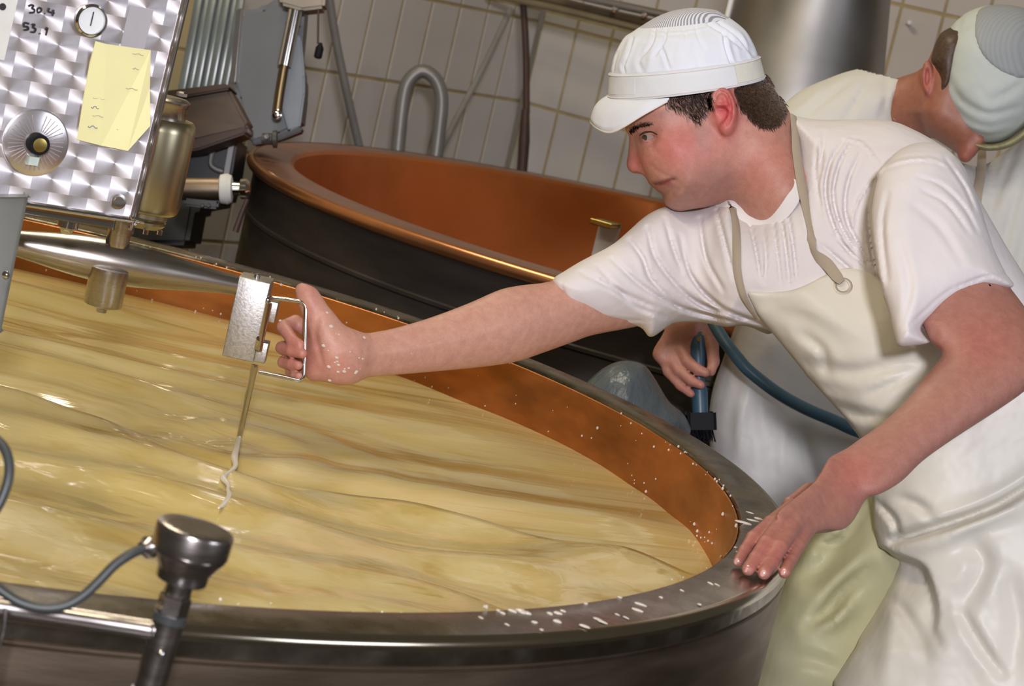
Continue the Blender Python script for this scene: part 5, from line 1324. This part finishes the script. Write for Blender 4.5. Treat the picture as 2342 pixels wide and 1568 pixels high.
# ================================================================ the second man, bent over behind
D2 = 3.95
man2 = empty('person', (0.85, 3.98, 0.0), 'person in pale cap and white apron bending forward behind, holding a blue brush', 'person')
f2 = Pillow([(2094, 255), (2104, 215), (2120, 160), (2150, 90), (2260, 60), (2330, 150), (2300, 260), (2258, 330), (2238, 345), (2228, 358), (2204, 369), (2190, 352), (2150, 325), (2115, 300)], D2, 0.07, 0.05)
n2 = Ball((2208, 354, D2 - 0.035), 15, (1, 0.9, 0.9))
n2b = Cone((2240, 320, D2 - 0.055), (2208, 356, D2 - 0.045), 10, 15)
ear2 = Pillow([(2107, 182), (2109, 155), (2119, 137), (2131, 146), (2134, 172), (2131, 200), (2123, 222), (2113, 208)], D2 - 0.045, 0.011, 0.007, smooth=3)
ear2c = Pillow([(2116, 160), (2124, 155), (2127, 180), (2122, 200), (2115, 190)], D2 - 0.060, 0.012, 0.003, smooth=3)
neck2 = Cone((2150, 220, D2 + 0.03), (2060, 260, D2 + 0.08), 70, 80)
hb = Pillow([(1540, 728), (1512, 770), (1493, 802), (1496, 822), (1520, 838), (1560, 842), (1600, 800), (1625, 760), (1630, 730)], 3.885, 0.014, 0.013, smooth=3, g=(0.0, -0.0001))
f_hand2 = [limb([(1512, 806, 3.885), (1528, 850, 3.878), (1556, 882, 3.866), (1580, 900, 3.856)], [13, 12, 11, 10]),
           limb([(1530, 806, 3.880), (1550, 845, 3.868), (1580, 870, 3.853), (1603, 880, 3.846)], [14, 13, 12, 10.5]),
           limb([(1556, 798, 3.876), (1574, 828, 3.862), (1598, 846, 3.850), (1614, 852, 3.846)], [14, 13.5, 12.5, 11]),
           limb([(1612, 742, 3.885), (1628, 790, 3.872), (1632, 826, 3.862), (1626, 850, 3.856)], [20, 16, 14, 11])]
fa2 = limb([(1575, 745, 3.89), (1600, 640, 3.93), (1720, 480, 4.0), (1900, 330, 4.06)], [42, 46, 60, 75])
def body2_f(c):
    h = smin(f2(c), smin(n2(c), n2b(c), 0.01), 0.012)
    h = smin(h, smax(ear2(c), -ear2c(c), 0.003), 0.004)
    h = smin(h, neck2(c), 0.03)
    a = hb(c)
    for q in fa2: a = smin(a, q(c), 0.02)
    for l_ in f_hand2:
        g = l_[0](c)
        for q in l_[1:]: g = smin(g, q(c), 0.003)
        a = smin(a, g, 0.004)
    return smin(h, a, 0.01)
def tint2(c):
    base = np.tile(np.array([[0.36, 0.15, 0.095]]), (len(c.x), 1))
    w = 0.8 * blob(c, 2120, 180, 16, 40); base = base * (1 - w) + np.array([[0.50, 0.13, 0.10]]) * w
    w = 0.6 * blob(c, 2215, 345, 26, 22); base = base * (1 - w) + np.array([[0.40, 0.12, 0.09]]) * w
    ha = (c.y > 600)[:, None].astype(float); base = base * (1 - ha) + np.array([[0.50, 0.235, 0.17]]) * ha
    w = 0.4 * blob(c, 1590, 890, 40, 30); base = base * (1 - w) + np.array([[0.52, 0.19, 0.16]]) * w
    return base
b2 = sdf_obj('body', body2_f, [(2080, 40, 3.82), (2350, 380, 4.1), (1480, 700, 3.8), (1660, 920, 3.95), (1980, 260, 4.15)], 0.03, 0.0034, M_skin, man2, color=tint2)
hp2 = Pillow([(2126, 140), (2140, 96), (2162, 68), (2220, 60), (2210, 160), (2160, 240), (2140, 245), (2130, 222), (2136, 180)], D2, 0.078, 0.03)
sdf_obj('hair', hp2, [(2100, 40, 3.82), (2240, 260, 4.08)], 0.03, 0.005, M_hair, man2)
# cap seen from above
cap2 = empty('cap', at(2250, 170, D2)); cap2.parent = man2; cap2.matrix_parent_inverse = man2.matrix_basis.inverted()
cpoly = [(2144, 180), (2148, 128), (2163, 80), (2198, 38), (2239, 17), (2290, 11), (2350, 24), (2400, 70), (2418, 150), (2400, 220), (2360, 275), (2306, 318), (2258, 329), (2210, 316), (2172, 271), (2147, 218)]
c2p = Pillow(cpoly, D2 - 0.005, 0.105, 0.085, smooth=4)
cd2 = Dent([([(2226, 50), (2230, 90), (2254, 138), (2300, 170), (2360, 180)], 4, .004), ([(2200, 40), (2190, 70)], 5, .004), ([(2215, 60), (2185, 75)], 5, .003), ([(2170, 180), (2200, 230), (2260, 260), (2330, 245)], 9, .006), ([(2150, 200), (2185, 265), (2250, 300), (2310, 290)], 7, -.004), ([(2260, 230), (2300, 215), (2340, 190)], 10, .005), ([(2240, 200), (2275, 240)], 8, .003)])
cap2f = lambda c: c2p(c) + cd2(c)
sdf_obj('cap_crown', cap2f, [(2120, -10, 3.8), (2440, 350, 4.1)], 0.03, 0.0045, M_cap2, cap2)
mpoly = [(2227, 61), (2240, 20), (2300, 10), (2380, 30), (2410, 100), (2400, 160), (2350, 180), (2306, 172), (2258, 140), (2233, 98)]
mR = poly_d(mpoly, smooth=3)
mp2 = lambda c: smax(c2p(c) - 0.0022, samp(mR, c.x, c.y) * (D2 / FPX), 0.004)
sdf_obj('cap_mesh_panel', mp2, [(2210, -10, 3.8), (2440, 200, 4.1)], 0.03, 0.0045, mesh_cloth('cap_mesh_panel_far', (0.285, 0.305, 0.315), (0.31, 0.335, 0.34), 60, (0.2, 0.4, 0.9)), cap2)
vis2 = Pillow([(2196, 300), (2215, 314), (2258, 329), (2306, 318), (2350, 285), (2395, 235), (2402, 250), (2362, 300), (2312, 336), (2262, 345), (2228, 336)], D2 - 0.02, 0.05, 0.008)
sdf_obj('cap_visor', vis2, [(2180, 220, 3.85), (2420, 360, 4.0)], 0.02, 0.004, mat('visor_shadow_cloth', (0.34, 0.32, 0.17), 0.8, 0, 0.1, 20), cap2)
# shirt
s2 = Pillow([(1782, 262), (1830, 215), (1880, 186), (1940, 163), (2010, 150), (2062, 150), (2112, 160), (2116, 205), (2094, 262), (2120, 310), (2160, 345), (2200, 372), (2250, 378), (2300, 345), (2380, 290), (2470, 330), (2500, 820), (2440, 900), (1980, 900), (1900, 700), (1830, 450)], 4.07, 0.11, 0.095, smooth=4)
arm2s = Cone((1880, 320, 4.06), (1650, 600, 3.96), 100, 78)
sd2 = Dent([([(1990, 185), (1960, 230), (1930, 280)], 8, .008), ([(2030, 180), (2025, 230), (2010, 275)], 7, .008), ([(2060, 180), (2050, 230), (2055, 280)], 7, .007), ([(1940, 185), (1900, 220), (1850, 260)], 8, .007), ([(1880, 200), (1840, 240), (1800, 265)], 9, -.006), ([(2330, 330), (2290, 420), (2260, 500)], 10, .008), ([(2342, 400), (2310, 500), (2290, 590)], 10, .008), ([(2290, 360), (2270, 430), (2262, 470)], 8, .006), ([(2350, 520), (2330, 620), (2345, 700)], 12, .008)])
s2f = lambda c: smin(s2(c), arm2s(c), 0.04) + sd2(c)
sh2 = sdf_obj('t_shirt', s2f, [(1560, 130, 3.85), (2510, 1010, 4.3), (1700, 700, 3.85)], 0.04, 0.006, M_shirt2, man2)
for pth in ([(2108, 176), (2090, 210), (2068, 245), (2044, 280)], [(2248, 348), (2244, 400), (2236, 440), (2228, 500)]):
    P_ = surfv(s2f, pth, 3.8, 4.3); N_ = grad(s2f, P_); mb = MB(); strip(mb, P_ + N_ * 0.004, N_, pxm(22, 4.0), 0.002); mb.build('neck_strap', M_strap, man2)
# apron
a2 = Pillow([(1700, 700), (1672, 770), (1650, 830), (1630, 890), (1622, 960), (1630, 1100), (1660, 1300), (1680, 1800), (2200, 1800), (2230, 1200), (2200, 800), (2000, 660)], 3.97, 0.09, 0.085, g=(0.00003, 0))
ad2 = Dent([([(1705, 890), (1692, 960), (1690, 1040)], 14, -.008), ([(1840, 980), (1850, 1060), (1880, 1130)], 16, .010), ([(1800, 960), (1790, 1050), (1800, 1140)], 18, -.005), ([(1760, 820), (1740, 900), (1745, 1000)], 18, .006)])
a2f = lambda c: a2(c) + ad2(c)
lo_, hi_ = bbox_of([(1600, 650, 3.85), (2250, 650, 4.2), (1600, 1780, 3.85), (2250, 1780, 4.2)], 0.03)
sdf_box('apron', a2f, lo_, hi_, 0.006, M_apron2, man2)
g3, g4 = np.array([0.62, 3.98, 0.0]), np.array([0.86, 4.00, 0.0])
L3, L4 = at(1850, 1500, 4.05), at(2050, 1500, 4.08)
tf2 = union([WCone(L3, g3 + [0, 0, 0.12], 0.085, 0.06), WCone(L4, g4 + [0, 0, 0.12], 0.085, 0.06), WCone(L3 + [0, 0, 0.1], L4 + [0, 0, 0.1], 0.09, 0.09)], 0.04)
P4 = np.stack([L3, L4, g3, g4]); sdf_box('trousers', tf2, P4.min(0) - 0.13 + [0, 0, 0.16], P4.max(0) + [0.13, 0.13, 0.25], 0.010, M_trouser, man2)
boots(man2, (g3, g4), (-0.4, -1))
# brush with hose
M_blue = mat('blue_plastic', (0.035, 0.085, 0.13), 0.4, 0, 0.1, 20)
bd2 = 3.868
bru = empty('scrubbing_brush', at(1600, 990, bd2), 'blue handled brush with black bristles held low by the person behind', 'brush')
q0, q1 = at(1592, 715, bd2 + 0.01), at(1602, 950, bd2); bx = q1 - q0; Lq = np.linalg.norm(bx); bx /= Lq
MB().lathe(q0, bx, [(0, pxm(15, bd2)), (Lq * 0.22, pxm(17, bd2)), (Lq * 0.23, pxm(19, bd2)), (Lq * 0.40, pxm(19, bd2)), (Lq * 0.55, pxm(13, bd2)), (Lq * 0.66, pxm(14, bd2)), (Lq * 0.78, pxm(19, bd2)), (Lq, pxm(18, bd2))], 24).build('handle', M_blue, bru)
MB().lathe(q0 - bx * 0.002, bx, [(0, pxm(16.5, bd2)), (Lq * 0.215, pxm(18, bd2)), (Lq * 0.216, pxm(10, bd2))], 24).build('olive_sleeve', mat('olive_rubber', (0.085, 0.09, 0.06), 0.5, 0, 0.1, 20), bru)
MB().lathe(at(1598, 775, bd2 - 0.013), -FW, [(0, 0.004), (0.002, 0.0035)], 12).build('button', M_brass, bru)
hbk = MB().box(q1 + bx * 0.008, RT * pxm(27, bd2), FW * 0.03, bx * 0.010, 0.004).build('brush_head', M_black, bru)
mb = MB(); rb = random.Random(4)
for i in range(160):
    p0 = q1 + bx * 0.016 + RT * rb.uniform(-1, 1) * pxm(24, bd2) + FW * rb.uniform(-0.026, 0.026)
    mb.tube([p0, p0 + bx * rb.uniform(0.018, 0.026) + RT * rb.uniform(-.004, .006)], 0.0007, 4, 1)
bo = mb.build('bristles', M_black, bru); bo['kind'] = 'stuff'
hp = [(1600, 640, 3.86), (1618, 700, 3.84), (1636, 745, 3.82), (1663, 788, 3.80), (1690, 822, 3.79), (1715, 849, 3.785), (1778, 898, 3.78), (1842, 934, 3.775), (1906, 961, 3.77), (1960, 985, 3.77), (2040, 1010, 3.80), (2140, 1030, 3.80)]
tag(MB().tube([at(*p) for p in hp], pxm(14.5, 3.8), 16, 6).build('water_hose', mat('blue_hose', (0.06, 0.125, 0.175), 0.36, 0, 0.08, 20)), 'thick blue water hose hanging across the apron of the person behind', 'hose')
